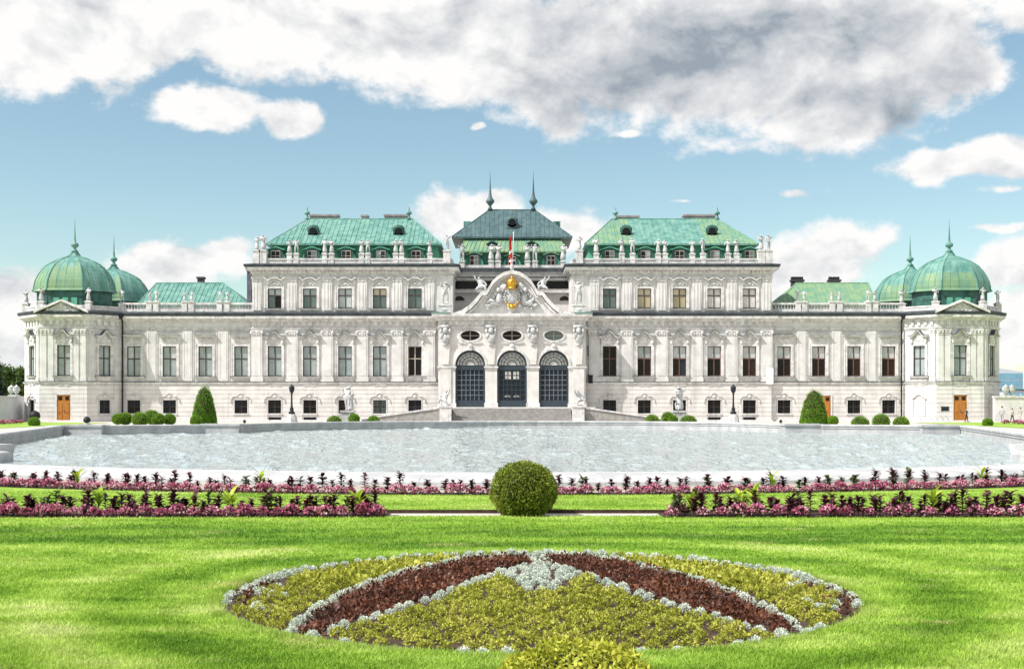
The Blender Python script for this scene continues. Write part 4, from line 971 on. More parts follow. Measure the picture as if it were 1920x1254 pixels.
for i in range(18):
    t = math.pi*(1.05+i/17*.9) if False else math.pi*2*i/18
    (gd if math.sin(t) < -.35 else ca2).ball((.86*math.cos(t), 136.38, 13.85+.95*math.sin(t)), .13, .1, .13, 6)
gd.ball((0, 136.35, 12.75), .3, .14, .3, 8); gd.ball((-.34, 136.35, 12.9), .26, .1, .14, 6); gd.ball((.34, 136.35, 12.9), .26, .1, .14, 6)
gd.build('gilded_crown', GOLD, gable, (0, 0, 0), smooth=True); ca2.build('cartouche_beads', SCULPT, gable, (0, 0, 0), smooth=True, kind='stuff')

# --- recessed centre behind the gable
YR = 145.0; m = MB(); XR = 7.0
m.box(-XR, XR, YR, YR+.5, 11.9, 18.0); part(m, 'recessed_wall', STUCCO2)
m = MB()
for z0, z1, d in ((15.05, 15.35, .5), (16.55, 16.8, .35), (16.95, 17.3, .55), (17.32, 17.5, .7)): m.box(-XR+.02, XR-.02, YR-d, YR+.02, z0, z1)
part(m, 'cornice', TRIM)
m = MB(); m.box(-XR+.02, XR-.02, YR-.85, YR+.02, 17.503, 17.95); part(m, 'zinc_flashing', ZINC)
m = MB(); m.box(-XR+.05, XR-.05, YR-.12, YR-.02, 15.55, 16.45); part(m, 'dark_band', P['k'])  # plain dark band across the wall between the ledges
for x in (-6.2, 6.2):
    m = MB(); m.prism([(x-.75, 14.1), (x+.75, 14.1)]+[(x+.75*math.cos(math.pi*i/10), 14.1+.75*math.sin(math.pi*i/10)) for i in range(11)][1:-1], YR-.1, YR-.02); o = part(m, 'lunette_window', TRIM)
    m = MB(); m.prism([(x-.6, 14.16), (x+.6, 14.16)]+[(x+.6*math.cos(math.pi*i/10), 14.16+.55*math.sin(math.pi*i/10)) for i in range(11)][1:-1], YR-.12, YR-.105); m.build('pane', P['b'], o)
m = MB(); m.box(-XR, XR, YR-.6, YR-.3, 17.9, 18.3); part(m, 'parapet', TRIM)
Y1 = 146.0
m = MB(); m.box(fx(866, Y1), fx(1058, Y1), Y1, Y1+8, 17.9, 20.4); part(m, 'mansard', GREEN)
m = MB(); a0, a1, b0, b1 = fx(862, 144.9), fx(1062, 144.9), fx(871, 146.4), fx(1053, 146.4); z0, z1 = fz(471, 144.9), fz(451, 146.4)
n = 24; sk = MB()
for i in range(n):
    x0, x1, X0, X1 = a0+(a1-a0)*i/n, a0+(a1-a0)*(i+1)/n, b0+(b1-b0)*i/n, b0+(b1-b0)*(i+1)/n
    m.add([(x0, 144.9, z0), (x1, 144.9, z0), (X1, 146.4, z1), (X0, 146.4, z1)], [(0, 1, 2, 3)]); sk.tube([(x0, 144.9, z0+.03), (X0, 146.4, z1+.03)], .05, 4)
m.box(a0, a1, 144.9, 152, z0-.16, z0-.01); m.add([(a0, 144.9, z0), (b0, 146.4, z1), (b0, 152, z1), (a0, 152, z0)], [(0, 1, 2, 3)]); m.add([(a1, 144.9, z0), (a1, 152, z0), (b1, 152, z1), (b1, 146.4, z1)], [(0, 1, 2, 3)])
o = part(m, 'skirt_roof', LIME); sk.build('standing_seams', LIME, o, kind='stuff')
m = MB(); m.box(b0+.2, b1-.2, 146.5, 152, z1-.1, fz(440, 146.5)); part(m, 'shaded_roof_drum', DARKCOP)  # shadow under the upper eaves put into the dark copper colour
e0, e1, r0, r1 = fx(847, 146.2), fx(1073, 146.2), fx(917, 150.5), fx(1003, 150.5)
hip(e0, e1, 146.2, 156, fz(444, 146.2), r0, r1, 150.5, fz(394, 150.5), [SLATE], lambda x: 0)
for px_ in (889, 1033): dormer(fx(px_, 145), 144.9, 18.15, 1.6, 1.35, LIME, 1.2)
dormer(0, 144.9, 18.15, 1.5, 1.2, LIME, 1.2)
for px_ in (923, 997): dormer(fx(px_, 145.3), 145.5, 20.1, 1.1, .75, DARKCOP, .9)
oculus(0, 147.4, fz(417, 147.4), SLATE)
for px_ in (919, 1000):
    m = MB(); m.lathe([(.35, 0), (.2, .3), (.14, .5), (.3, .7), (.52, .95), (.52, 1.15), (.3, 1.45), (.2, 1.7), (.12, 2.3), (.07, 3.2), (.015, 4.8)], (fx(px_, 150.5), 150.5, fz(394, 150.5)), 12); part(m, 'finial', SLATE, True)
for s in (-1, 1): m = MB(); m.box(s*5.1, s*6.0, 152, 156, 20, fz(415, 152)); part(m, 'rear_roof', TEAL)
for s in (-1, 1):
    m = MB(); m.box(s*6.75, s*7.25, YM+.05, 144.5, 17.8, 18.4); part(m, 'parapet', TRIM)

# ------------------------------------------------------------------ staircase and ramps
stair = thing('staircase', 'broad pale stone steps with ramps up to the arched gates', 'staircase', (0, 134, 0))
def spart(mb, name, mats=TRIM, kind=None): return mb.build(name, mats, stair, (0, -134, 0), 0, False, kind)
m = MB(); m.box(-9.2, 9.2, 135.3, YC+1.2, 0, TZ-.002); spart(m, 'landing', STUCCO2)
nst = 10
for k in range(nst):
    z1 = TZ*(k+1)/(nst+1); m = MB(); m.box(-6.45, 6.45, 131.4+k*.36, 135.28, z1-TZ/(nst+1)+(.002 if k else 0), z1); spart(m, 'step', STEPS)
for s in (-1, 1):
    m = MB(); m.box(s*6.5, s*7.75, 131.1, 132.4, 0, TZ+.0); m.box(s*6.42, s*7.83, 131.02, 132.48, TZ+.003, TZ+.16); m.box(s*6.6, s*7.65, 132.4, 135.28, 0, TZ-.1); spart(m, 'pedestal')
    m = MB(); m.add([(s*7.8, 131.8, 0), (s*16.2, 131.8, 0), (s*16.2, 131.8, .3), (s*7.8, 131.8, TZ-.15), (s*7.8, 132.3, 0), (s*16.2, 132.3, 0), (s*16.2, 132.3, .3), (s*7.8, 132.3, TZ-.15)], [(0, 1, 2, 3), (7, 6, 5, 4), (3, 2, 6, 7), (1, 5, 6, 2), (0, 3, 7, 4)])
    spart(m, 'ramp_wall', STEPS)
    m = MB(); m.add([(s*7.8, 131.7, TZ-.147), (s*16.3, 131.7, .303), (s*16.3, 131.7, .45), (s*7.8, 131.7, TZ+.02), (s*7.8, 132.4, TZ-.147), (s*16.3, 132.4, .303), (s*16.3, 132.4, .45), (s*7.8, 132.4, TZ+.02)], [(0, 1, 2, 3), (7, 6, 5, 4), (3, 2, 6, 7), (1, 5, 6, 2), (0, 4, 5, 1)])
    spart(m, 'ramp_coping', TRIM)

# ------------------------------------------------------------------ figures
def skin_mesh(name, nodes, edges, mats, sub=1, paint=None):
    keys = list(nodes); me = bpy.data.meshes.new(name)
    me.from_pydata([nodes[k][:3] for k in keys], [(keys.index(a), keys.index(b)) for a, b in edges], [])
    o = bpy.data.objects.new(name, me); COL.objects.link(o)
    o.modifiers.new('skin', 'SKIN').use_smooth_shade = True
    for i, k in enumerate(keys): me.skin_vertices[0].data[i].radius = (nodes[k][3], nodes[k][3] if len(nodes[k]) < 5 else nodes[k][4])
    me.skin_vertices[0].data[0].use_root = True
    s = o.modifiers.new('sub', 'SUBSURF'); s.levels = s.render_levels = sub
    bpy.context.view_layer.update(); dg = bpy.context.evaluated_depsgraph_get()
    r = bpy.data.meshes.new_from_object(o.evaluated_get(dg)); r.name = name
    bpy.data.objects.remove(o); bpy.data.meshes.remove(me); r.materials.clear()
    for m in (mats if isinstance(mats, list) else [mats]): r.materials.append(m)
    if paint:
        for p in r.polygons: p.material_index = paint(p.center)
    return r
def body_nodes(robe=False, armL=((.30, -.02, 1.20), (.30, -.16, 1.02)), armR=((-.34, 0, 1.30), (-.46, -.04, 1.52)), lean=0.0, stride=.10, bulk=1.0, dx=0.0, dy=0.0, dz=0.0):
    b = bulk
    n = {'pelvis': (0, 0, .92, .15*b, .12*b), 'waist': (lean*.3, 0, 1.08, .125*b, .10*b), 'chest': (lean*.7, 0, 1.30, .17*b, .12*b), 'neck': (lean, 0, 1.47, .055*b), 'head': (lean*1.1, -.02, 1.57, .085*b, .10*b), 'crown': (lean*1.15, -.02, 1.68, .075*b, .09*b)}
    e = [('pelvis', 'waist'), ('waist', 'chest'), ('chest', 'neck'), ('neck', 'head'), ('head', 'crown')]
    for s, arm, k in ((1, armL, 'L'), (-1, armR, 'R')):
        n['sh'+k] = (lean*.8+s*.19*b, 0, 1.38, .065*b); n['el'+k] = (lean*.8+arm[0][0]*b, arm[0][1], arm[0][2], .05*b); n['ha'+k] = (lean*.8+arm[1][0]*b, arm[1][1], arm[1][2], .042*b)
        e += [('chest', 'sh'+k), ('sh'+k, 'el'+k), ('el'+k, 'ha'+k)]
    if robe:
        n['r1'] = (0, .0, .6, .2*b, .17*b); n['r2'] = (0, .02, .25, .22*b, .2*b); n['r3'] = (0, .02, .02, .25*b, .22*b); e += [('pelvis', 'r1'), ('r1', 'r2'), ('r2', 'r3')]
    else:
        for s, k in ((1, 'L'), (-1, 'R')):
            n['hip'+k] = (s*.09*b, 0, .84, .095*b); n['kn'+k] = (s*.11*b, -stride*s*.6-.02, .49, .075*b); n['an'+k] = (s*.11*b, -stride*s+.02, .09, .05*b); n['to'+k] = (s*.13*b, -stride*s-.12, .04, .04*b)
            e += [('pelvis', 'hip'+k), ('hip'+k, 'kn'+k), ('kn'+k, 'an'+k), ('an'+k, 'to'+k)]
    return {k: (v[0]+dx, v[1]+dy, v[2]+dz)+v[3:] for k, v in n.items()}, e
FIG = [skin_mesh('figure', *body_nodes(True, ((.27, -.02, 1.18), (.12, -.24, 1.12)), ((-.30, 0, 1.16), (-.34, -.12, .95)), .03, .1, 1.4), SCULPT),
       skin_mesh('figure', *body_nodes(False, ((.27, 0, 1.15), (.18, -.16, 1.0)), ((-.29, 0, 1.30), (-.27, -.12, 1.58)), .05, .13, 1.4), SCULPT),
       skin_mesh('figure', *body_nodes(True, ((.29, 0, 1.30), (.30, -.08, 1.55)), ((-.26, -.1, 1.16), (-.06, -.24, 1.15)), -.06, .1, 1.45), SCULPT),
       skin_mesh('figure', *body_nodes(True, ((.25, -.06, 1.18), (.06, -.24, 1.24)), ((-.28, 0, 1.14), (-.24, -.08, .92)), .07, .1, 1.5), SCULPT)]
def crouch():
    n = {'pelvis': (.12, .1, .3, .2), 'waist': (.08, .02, .5, .17), 'chest': (0, -.05, .72, .19), 'neck': (-.06, -.08, .9, .07), 'head': (-.1, -.1, 1.0, .1), 'crown': (-.12, -.1, 1.1, .09),
         'shL': (.2, -.05, .78, .075), 'elL': (.4, -.1, .62, .06), 'haL': (.5, -.15, .4, .05), 'shR': (-.2, -.05, .8, .075), 'elR': (-.36, -.15, .95, .06), 'haR': (-.45, -.15, 1.2, .05),
         'knL': (.35, -.35, .42, .11), 'anL': (.42, -.4, .06, .07), 'knR': (-.15, -.35, .3, .11), 'anR': (-.35, -.35, .06, .07)}
    e = [('pelvis', 'waist'), ('waist', 'chest'), ('chest', 'neck'), ('neck', 'head'), ('head', 'crown'), ('chest', 'shL'), ('shL', 'elL'), ('elL', 'haL'), ('chest', 'shR'), ('shR', 'elR'), ('elR', 'haR'), ('pelvis', 'knL'), ('knL', 'anL'), ('pelvis', 'knR'), ('knR', 'anR')]
    return n, e
CROUCH = skin_mesh('figure', *crouch(), SCULPT)
def statue(label, x, y, z, h, fig, group, rz=0.0, plinth=.12, cat='statue', mirror=False):
    s = h/(1.72 if fig is not CROUCH else 1.2); t = thing('statue', label, cat, (x, y, z), rz, group)
    m = MB(); m.box(-.26*s, .26*s, -.24*s, .24*s, -.004, plinth); obj('plinth', m.mesh('plinth', SCULPT), t)
    f = obj('figure', fig, t, (0, 0, plinth)); f.scale = (-s if mirror else s, s, s); return t
ORD = ['first', 'second', 'third', 'fourth', 'fifth', 'sixth', 'seventh', 'eighth', 'ninth', 'tenth', 'eleventh', 'twelfth', 'thirteenth']
def pier(x, y, z0, z1, w=.5):
    m = MB(); m.box(-w/2, w/2, -w/2, w/2, 0, z1-z0-.12); m.box(-w/2-.06, w/2+.06, -w/2-.06, w/2+.06, z1-z0-.117, z1-z0); o = part(m, 'parapet_pier', TRIM); o.location = (x, y-PY, z0)
for nm, pxs in (('left', [482, 494, 543, 556, 609, 622, 678, 690, 742, 753, 806, 838]), ('right', [1086, 1118, 1166, 1186, 1234, 1247, 1298, 1318, 1365, 1381, 1427, 1441])):
    for i, p in enumerate(pxs):
        x = fx(p, YM+.2); end = p in (482, 494, 1427, 1441, 838, 1086); top = 18.95 if not end else 19.3
        pier(x, YM+.2, 17.82, top, .56 if not end else .8)
        statue('pale stone roof statue on the %s block, %s of its row from the left' % (nm, ORD[i]), x, YM+.2, top, rnd.uniform(1.4, 1.75), FIG[i*7 % 4], 'statues on the parapet of the %s block' % nm, rnd.uniform(-.4, .4), mirror=bool(i % 2))
for i, p in enumerate((866, 921, 934, 989, 1003, 1056)):
    x = fx(p, 144.5); pier(x, 144.55, 17.9, 18.75, .6)
    statue('tall pale statue before the green roof of the recessed centre, %s from the left' % ORD[i], x, 144.55, 18.75, 1.95, FIG[(i+1) % 4], 'statues before the central roof', rnd.uniform(-.3, .3), mirror=bool(i % 2))
for s, nm in ((-1, 'left'), (1, 'right')):
    x = s*7.45; m = MB(); m.box(-.7, .7, -.45, .45, 0, .75); m.box(-.78, .78, -.52, .52, .753, .9); m.ball((0, -.4, .35), .45, .12, .25); o = part(m, 'statue_pedestal', TRIM); o.location = (x, 136.75-PY, 12.125)
    statue('large grey stone statue on the %s corner of the portico' % nm, x, 136.75, 13.025, 2.5, FIG[1], 'statues at the portico corners', -.3*s, cat='statue', mirror=s > 0)
    statue('crouching stone figure on the %s shoulder of the gable' % nm, s*3.55, 137.4, fz(548, 137.4)-.02, 1.75, CROUCH, 'figures on the gable shoulders', 0, mirror=s > 0)
    statue('seated white sculpture on the pedestal %s of the steps' % nm, s*7.1, 131.75, TZ+.16, 1.7, CROUCH, 'sculptures beside the steps', .5*s, mirror=s < 0)
    g = (279, 292, 345, 358, 411, 425) if s < 0 else (1497, 1509, 1561, 1575, 1629, 1642)
    for i, p in enumerate(g):
        statue('small pale statue on the balustrade of the %s wing, %s from the left' % (nm, ORD[i]), fx(p, YW), YW+.31, 13.6, rnd.uniform(1.0, 1.25), FIG[(i*3+1) % 4], 'statues on the %s wing balustrade' % nm, rnd.uniform(-.5, .5), mirror=bool(i % 2))
    pts = PAVPTS[1:5]; pts = pts if s < 0 else [(-x, y) for x, y in pts][::-1]; xm = s*49.72
    for i, (a, b) in enumerate(pts):
        statue('pale statue on the parapet of the %s domed pavilion, %s from the left' % (nm, ORD[i]), a*.994+.006*xm, b+.35, 13.38, 1.45, FIG[(i+2) % 4], 'statues round the %s dome' % nm, rnd.uniform(-.4, .4), mirror=bool(i % 2))
statue('small stone statue at the top of the central gable below the flag', 0, 137.4, fz(508, 137.4)-.03, 1.35, FIG[2], None, 0)
# garden groups on pedestals
for s, px_, fg in ((-1, 652, 0), (1, 1274, 1)):
    Y = 118; x = fx(px_, Y); t = thing('statue', 'white marble sculpture group of two entwined figures left of the entrance' if s < 0 else 'slender white marble sculpture of a draped figure right of the entrance', 'statue', (x, Y, 0), 0, 'marble garden sculptures')
    m = MB(); m.box(-.75, .75, -.75, .75, -.02, .25); m.box(-.58, .58, -.58, .58, .25, 1.2); m.box(-.68, .68, -.68, .68, 1.203, 1.36); m.build('pedestal', SCULPT, t)
    f = obj('figure', FIG[1 if s < 0 else 2], t, (0, 0, 1.36), .4*s); f.scale = (1.38,)*3
    n, e = body_nodes(True, ((.36, 0, 1.38), (.5, -.05, 1.6)), ((-.34, 0, 1.34), (-.2, -.2, 1.6)), .12, .1, 1.1)
    f = obj('figure', FIG[2] if s < 0 else CROUCH, t, (.34*-s, -.05, 1.36), 1.2); f.scale = (1.0, 1.0, 1.05) if s < 0 else (.9,)*3
# flag
t = thing('flag', 'red and white flag hanging limp from its pole above the gable', 'flag', (0.05, 138.2, 16.6))
m = MB(); m.tube([(0, 0, .2), (.12, 0, 4.6)], .045, 6); m.ball((.12, 0, 4.65), .09); m.build('pole', WHITE, t)
for z0, z1, mt in ((2.75, 4.35, RED), (2.45, 2.745, WHITE), (.95, 2.445, RED)):
    vs, fs = [], []; k = 9
    for j in range(6):
        z = z0+(z1-z0)*j/5
        for i in range(k): u = i/(k-1); vs.append((-.02-.36*u*(1-.25*(z-1)/3.4)+.10*math.sin(z*1.3), .12*math.sin(u*13+z*.8), z-.25*u))
    for j in range(5):
        for i in range(k-1): fs.append((j*k+i, j*k+i+1, (j+1)*k+i+1, (j+1)*k+i))
    MB().add(vs, fs).build('flag_cloth', mt, t, smooth=True)

# ------------------------------------------------------------------ street lamps, spotlights, walls, urns, people
for px_, nm in ((547, 'left'), (1375, 'right')):
    Y = 120; t = thing('street_lamp', 'black cast iron lamp post on a white stone base, %s of the entrance' % nm, 'street lamp', (fx(px_, Y), Y, 0), 0, 'black lamp posts')
    m = MB(); m.lathe([(.75, 0), (.75, .15), (.6, .2), (.5, .7), (.36, 1.0)], n=8); m.build('stone_base', SCULPT, t)
    m = MB(); m.lathe([(.3, 1.0), (.32, 1.15), (.18, 1.3), (.2, 1.5), (.11, 1.7), (.085, 2.2), (.075, 2.9), (.13, 2.95), (.08, 3.05)], n=10); m.build('post', IRON, t, smooth=True)
    m = MB(); m.lathe([(.1, 3.05), (.2, 3.15), (.27, 3.4), (.26, 3.55)], n=8); m.build('lantern', P['n'], t)
    m = MB(); m.lathe([(.31, 3.553), (.29, 3.62), (.16, 3.75), (.06, 3.82), (.05, 3.9), (.01, 3.96)], n=8); m.build('lantern_cap', IRON, t)
def spot(x, y, z, s, label):
    t = thing('spotlight', label, 'spotlight', (x, y, z))
    m = MB(); m.box(-.3*s, .3*s, -.22*s, .22*s, -.003, .18*s); m.build('stand', SCULPT, t)
    m = MB(); m.lathe([(.1*s, .18*s), (.38*s, .3*s), (.42*s, .5*s), (.34*s, .72*s), (.16*s, .86*s), (.03*s, .9*s)], n=12); m.build('hood', IRON, t, smooth=True)
spot(fx(163, 89.3), 89.3, .52, .66, 'large black hooded spotlight on the left corner of the pool rim')
spot(fx(450, 95), 96.6, .48, .33, 'small dark spotlight on the far pool rim near the left pavilion')
spot(fx(1475, 95), 97.1, .48, .33, 'small dark spotlight on the far pool rim near the right cone')
spot(fx(62, 134), 134.5, 0, 1.4, 'dark covered spotlight standing at the foot of the left pavilion')
def urn(x, y, z, label, g):
    t = thing('urn', label, 'urn', (x, y, z), 0, g)
    m = MB(); m.box(-.3, .3, -.3, .3, -.003, .14); m.build('foot', SCULPT, t)
    m = MB(); m.lathe([(.16, .14), (.12, .25), (.3, .45), (.42, .75), (.34, .95), (.38, 1.0), (.2, 1.08), (.08, 1.2), (.02, 1.3)], n=12); m.build('vase', SCULPT, t, smooth=True)
def gwall(name, label, p0, p1, h, mat):
    t = thing(name, label, 'wall', ((p0[0]+p1[0])/2, (p0[1]+p1[1])/2, 0)); c = t.location
    d = (Vector(p1)-Vector(p0)); L = d.length; d.normalize(); M_ = Matrix(((d.x, -d.y, 0, p0[0]-c.x), (d.y, d.x, 0, p0[1]-c.y), (0, 0, 1, 0), (0, 0, 0, 1)))
    m = MB(); m.X = M_; m.box(0, L, 0, .5, -.02, h-.18); m.build('wall_body', mat, t)
    m = MB(); m.X = M_; m.box(-.05, L+.05, -.1, .6, h-.177, h); m.build('wall_coping', TRIM, t)
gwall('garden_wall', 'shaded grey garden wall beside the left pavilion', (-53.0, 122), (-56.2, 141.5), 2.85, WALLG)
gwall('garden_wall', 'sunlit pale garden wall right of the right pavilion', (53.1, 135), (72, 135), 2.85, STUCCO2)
for i, p in enumerate((20, 31)): urn(fx(p, 137), 137.2-i*.2, 2.85, 'white stone urn on the left garden wall, %s of the pair' % ('outer', 'inner')[i], 'urns on the left wall')
for i, p in enumerate((1886, 1897)): urn(fx(p, 135.2), 135.25, 2.85, 'white stone urn on the right garden wall, %s of the pair' % ('inner', 'outer')[i], 'urns on the right wall')
SKIN = pmat('skin', (.50, .32, .24), rough=.6); HAIR = pmat('hair_dark', (.05, .035, .03))
def person(x, y, h, rz, label, top, legs, stride=.12, armL=((.27, 0, 1.14), (.28, -.1, .9)), armR=((-.27, 0, 1.14), (-.28, -.08, .9))):
    mt = pmat('shirt', top); ml = pmat('trousers', legs); s = h/1.75
    n, e = body_nodes(False, armL, armR, 0, stride, .95)
    me = skin_mesh('body', n, e, [SKIN, mt, ml], 1, lambda c: 0 if c.z > 1.45 or c.z < .05 or (abs(c.x) > .22 and c.z < 1.2) else (1 if c.z > .93 else 2))
    t = thing('person', label, 'person', (x, y, 0), rz); b = obj('body', me, t); b.scale = (s, s, s)
    hm = MB(); hm.ball((0, 0, 1.70*s), .105*s, .115*s, .09*s, 10); hm.build('hair', HAIR, t, smooth=True)
    sh = MB()
    for q in (-1, 1): sh.box(q*.12*s-.05, q*.12*s+.05, (-stride*q-.18)*s, (-stride*q+.08)*s, -.002, .07)
    for q, nm in ((-1, 0), (1, 1)):
        m = MB(); m.box(q*.12*s-.05, q*.12*s+.05, (-stride*q-.18)*s, (-stride*q+.08)*s, -.002, .07); m.build('shoe', IRON, t)
person(fx(1812, 134.5), 134.5, 1.55, .6, 'person in dark grey clothes standing by the right wooden door', (.10, .11, .13), (.05, .05, .06))
person(fx(1879, 134), 134, 1.72, 2.6, 'person in pale blue grey top walking right of the right pavilion', (.36, .40, .45), (.30, .31, .34), .2)
person(fx(1898, 133), 133, 1.5, .5, 'shorter person in white top and dark shorts near the pale wall', (.62, .60, .58), (.06, .06, .07), .15)
person(fx(1917, 133), 133.5, 1.6, -.7, 'person in grey top at the right edge of the view', (.33, .34, .36), (.5, .48, .45), .15)
t = thing('low_fence', 'low white criss-cross fence before the right pavilion', 'fence', (fx(1748, 132), 132, 0))
for q in range(6):
    x = -1.55+q*.6; m = MB(); m.tube([(x, 0, 0), (x+.5, 0, .75)], .035, 5); m.build('slat', SCULPT, t); m = MB(); m.tube([(x+.5, .04, 0), (x, .04, .75)], .035, 5); m.build('slat', SCULPT, t)
t = thing('wall_plaque', 'small dark blue plaque on the right pavilion beside the door', 'plaque', (fx(1772, 136), 136.0, fz(766, 136)))
m = MB(); m.box(-.42, .42, .0, .045, -.2, .2); m.build('plate', P['n'], t); m = MB(); m.box(-.46, .46, .01, .04, .2, .24); m.box(-.46, .46, .01, .04, -.24, -.2); m.build('border', IRON, t)
t = thing('notice_frame', 'small black framed pale panel on the wall right of the portico', 'wall frame', (fx(1107, YM), YM-.02, fz(657, YM)))
m = MB(); m.box(-.3, -.22, -.12, 0, -.55, .55); m.box(.22, .3, -.12, 0, -.55, .55); m.box(-.22, .22, -.118, 0, .47, .55); m.box(-.22, .22, -.118, 0, -.55, -.47); m.build('frame', IRON, t); m = MB(); m.box(-.22, .22, -.06, 0, -.47, .47); m.build('panel', STUCCO, t)
t = thing('wall_box', 'small black box on the wall right of the portico, below the framed panel', 'wall box', (fx(1107, YM), YM-.02, fz(711, YM)))
m = MB(); m.box(-.24, .24, -.3, 0, -.45, .4); m.build('case', IRON, t); m = MB(); m.add([(-.3, -.38, .4), (.3, -.38, .4), (.3, 0, .55), (-.3, 0, .55), (-.3, 0, .4), (.3, 0, .4)], [(0, 1, 2, 3), (0, 4, 5, 1), (0, 3, 4), (1, 5, 2)]); m.build('lid', IRON, t)

# ------------------------------------------------------------------ clipped shrubs and trees
def ell_leaves(n, rx, ry, rz, leaf, flat=None, cone=None, thick=.16, tilt=.85):
    d = RS.normal(size=(n, 3)); d /= np.linalg.norm(d, axis=1)[:, None]
    if cone:                                         # clipped cone with a rounded tip: (base radius, height)
        u = 1-np.sqrt(RS.rand(n)*.985+.0); u = np.clip(u, 0, 1); a = RS.rand(n)*2*np.pi; r0, h = cone
        rr = r0*np.sqrt(np.clip(1-u**1.55, 0, 1))*(1-.10*u)
        C = np.stack([rr*np.cos(a), rr*np.sin(a), u*h], 1); Nn = np.stack([np.cos(a), np.sin(a), np.full(n, .35)+u], 1); Nn /= np.linalg.norm(Nn, axis=1)[:, None]
    else:
        C = d*np.array([rx, ry, rz]); Nn = d/np.array([rx, ry, rz]); Nn /= np.linalg.norm(Nn, axis=1)[:, None]
    lump = .045*np.sin(C[:, 0]*9/max(rx, .3)+C[:, 2]*5)*np.cos(C[:, 1]*8/max(rx, .3))
    C = C*(1-thick*RS.rand(n)[:, None]**2.2+lump[:, None])
    if flat is not None: k = C[:, 2] > flat; C, Nn = C[k], Nn[k]
    return leaf_quads(C-Nn*leaf*.3, Nn, leaf*RS.uniform(.7, 1.4, len(C)), leaf*RS.uniform(.35, .65, len(C)), tilt)
def shrub(name, label, cat, x, y, rx, rz, zc, n, leaf, mat, group=None, cone=None, tilt=.85):
    t = thing(name, label, cat, (x, y, 0), rnd.uniform(0, 6), group)
    m = MB()
    if cone: m.lathe([(cone[0]*.9, .02), (cone[0]*.86, cone[1]*.3), (cone[0]*.66, cone[1]*.62), (cone[0]*.40, cone[1]*.84), (.05, cone[1]*.95)], n=16)
    else: m.ball((0, 0, zc), rx*.86, rx*.86, rz*.86, 16)
    m.build('inner_twigs', INNER, t, smooth=True)
    V, Fc = ell_leaves(n, rx, rx, rz, leaf, None if cone else -zc+.0, cone, tilt=tilt)
    V = V+np.array([0, 0, 0 if cone else zc]); V[:, 2] = np.maximum(V[:, 2], .0)
    obj('foliage', np_mesh('foliage', V, Fc, mat), t, kind='stuff')
    s = MB(); s.tube([(0, 0, -.05), (0, 0, zc if not cone else .5)], .05, 6); s.build('trunk', BARK, t)
    return t
shrub('topiary_ball', 'large clipped box ball on the lawn edge in the middle of the garden', 'topiary', fx(982, 22.6), 22.75, .62, .55, .47, 13000, .052, BOX)
shrub('topiary_ball', 'yellow green box ball at the bottom edge of the view', 'topiary', fx(1080, 7.5), 7.5, .66, .60, .05, 15000, .042, BOXY)
GL = 'clipped shrubs beyond the pool'
shrub('topiary_cone', 'tall clipped green cone before the left wing', 'topiary', fx(383, 110), 110, 1.1, 1, 1, 17000, .11, YEW, 'clipped cones', (1.12, fz(721, 110)))
shrub('topiary_cone', 'broader clipped green cone before the right wing', 'topiary', fx(1526, 108), 108, 1.1, 1, 1, 17000, .11, HEDGE, 'clipped cones', (1.25, fz(728, 108)))
BUSH = [(221, 775, 12, 'left group'), (235, 773, 14, 'left group'), (262, 772, 17, 'left group'), (275, 768, 17, 'left group'), (297, 774, 14, 'left group'), (318, 775, 13, 'left group'), (367, 778, 12, 'foot of the left cone'),
        (627, 779, 16, 'left sculpture'), (664, 775, 12, 'left sculpture'), (700, 779, 13, 'left sculpture'), (1223, 777, 15, 'right sculpture'), (1256, 772, 14, 'right sculpture'), (1262, 778, 10, 'right sculpture'), (1291, 778, 18, 'right sculpture'),
        (1562, 779, 11, 'foot of the right cone'), (1613, 780, 19, 'right group'), (1652, 775, 19, 'right group'), (1690, 780, 17, 'right group'), (64, 782, 12, 'left lawn'), (1852, 784, 11, 'right lawn')]
cnt = {}
tot = {g: sum(1 for b in BUSH if b[3] == g) for *_, g in BUSH}
for (p, py, r, g) in BUSH:
    Y = 112 if 'lawn' in g else (116+rnd.uniform(-.5, .8) if 'sculpture' in g else 106+rnd.uniform(-1, 3))
    rr_ = .9*r*Y/F; zt = fz(py, Y); cnt[g] = cnt.get(g, 0)+1
    place = {'left group': 'before the left wing', 'left sculpture': 'near the left marble sculpture', 'right sculpture': 'near the right marble sculpture', 'right group': 'before the right wing', 'left lawn': 'on the lawn before the left pavilion', 'right lawn': 'on the lawn before the right pavilion'}.get(g, 'at the '+g)
    lab = 'low round clipped bush '+place+(', %s from the left' % ORD[cnt[g]-1] if tot[g] > 1 else '')
    shrub('round_bush', lab, 'bush', fx(p, Y), Y+(1.5 if (p, r) in ((275, 17), (1256, 14)) else 0), rr_, zt-max(.3, zt-rr_*.95), max(.3, zt-rr_*.95), 3000, .09, HEDGE, GL if tot[g] > 1 else None)
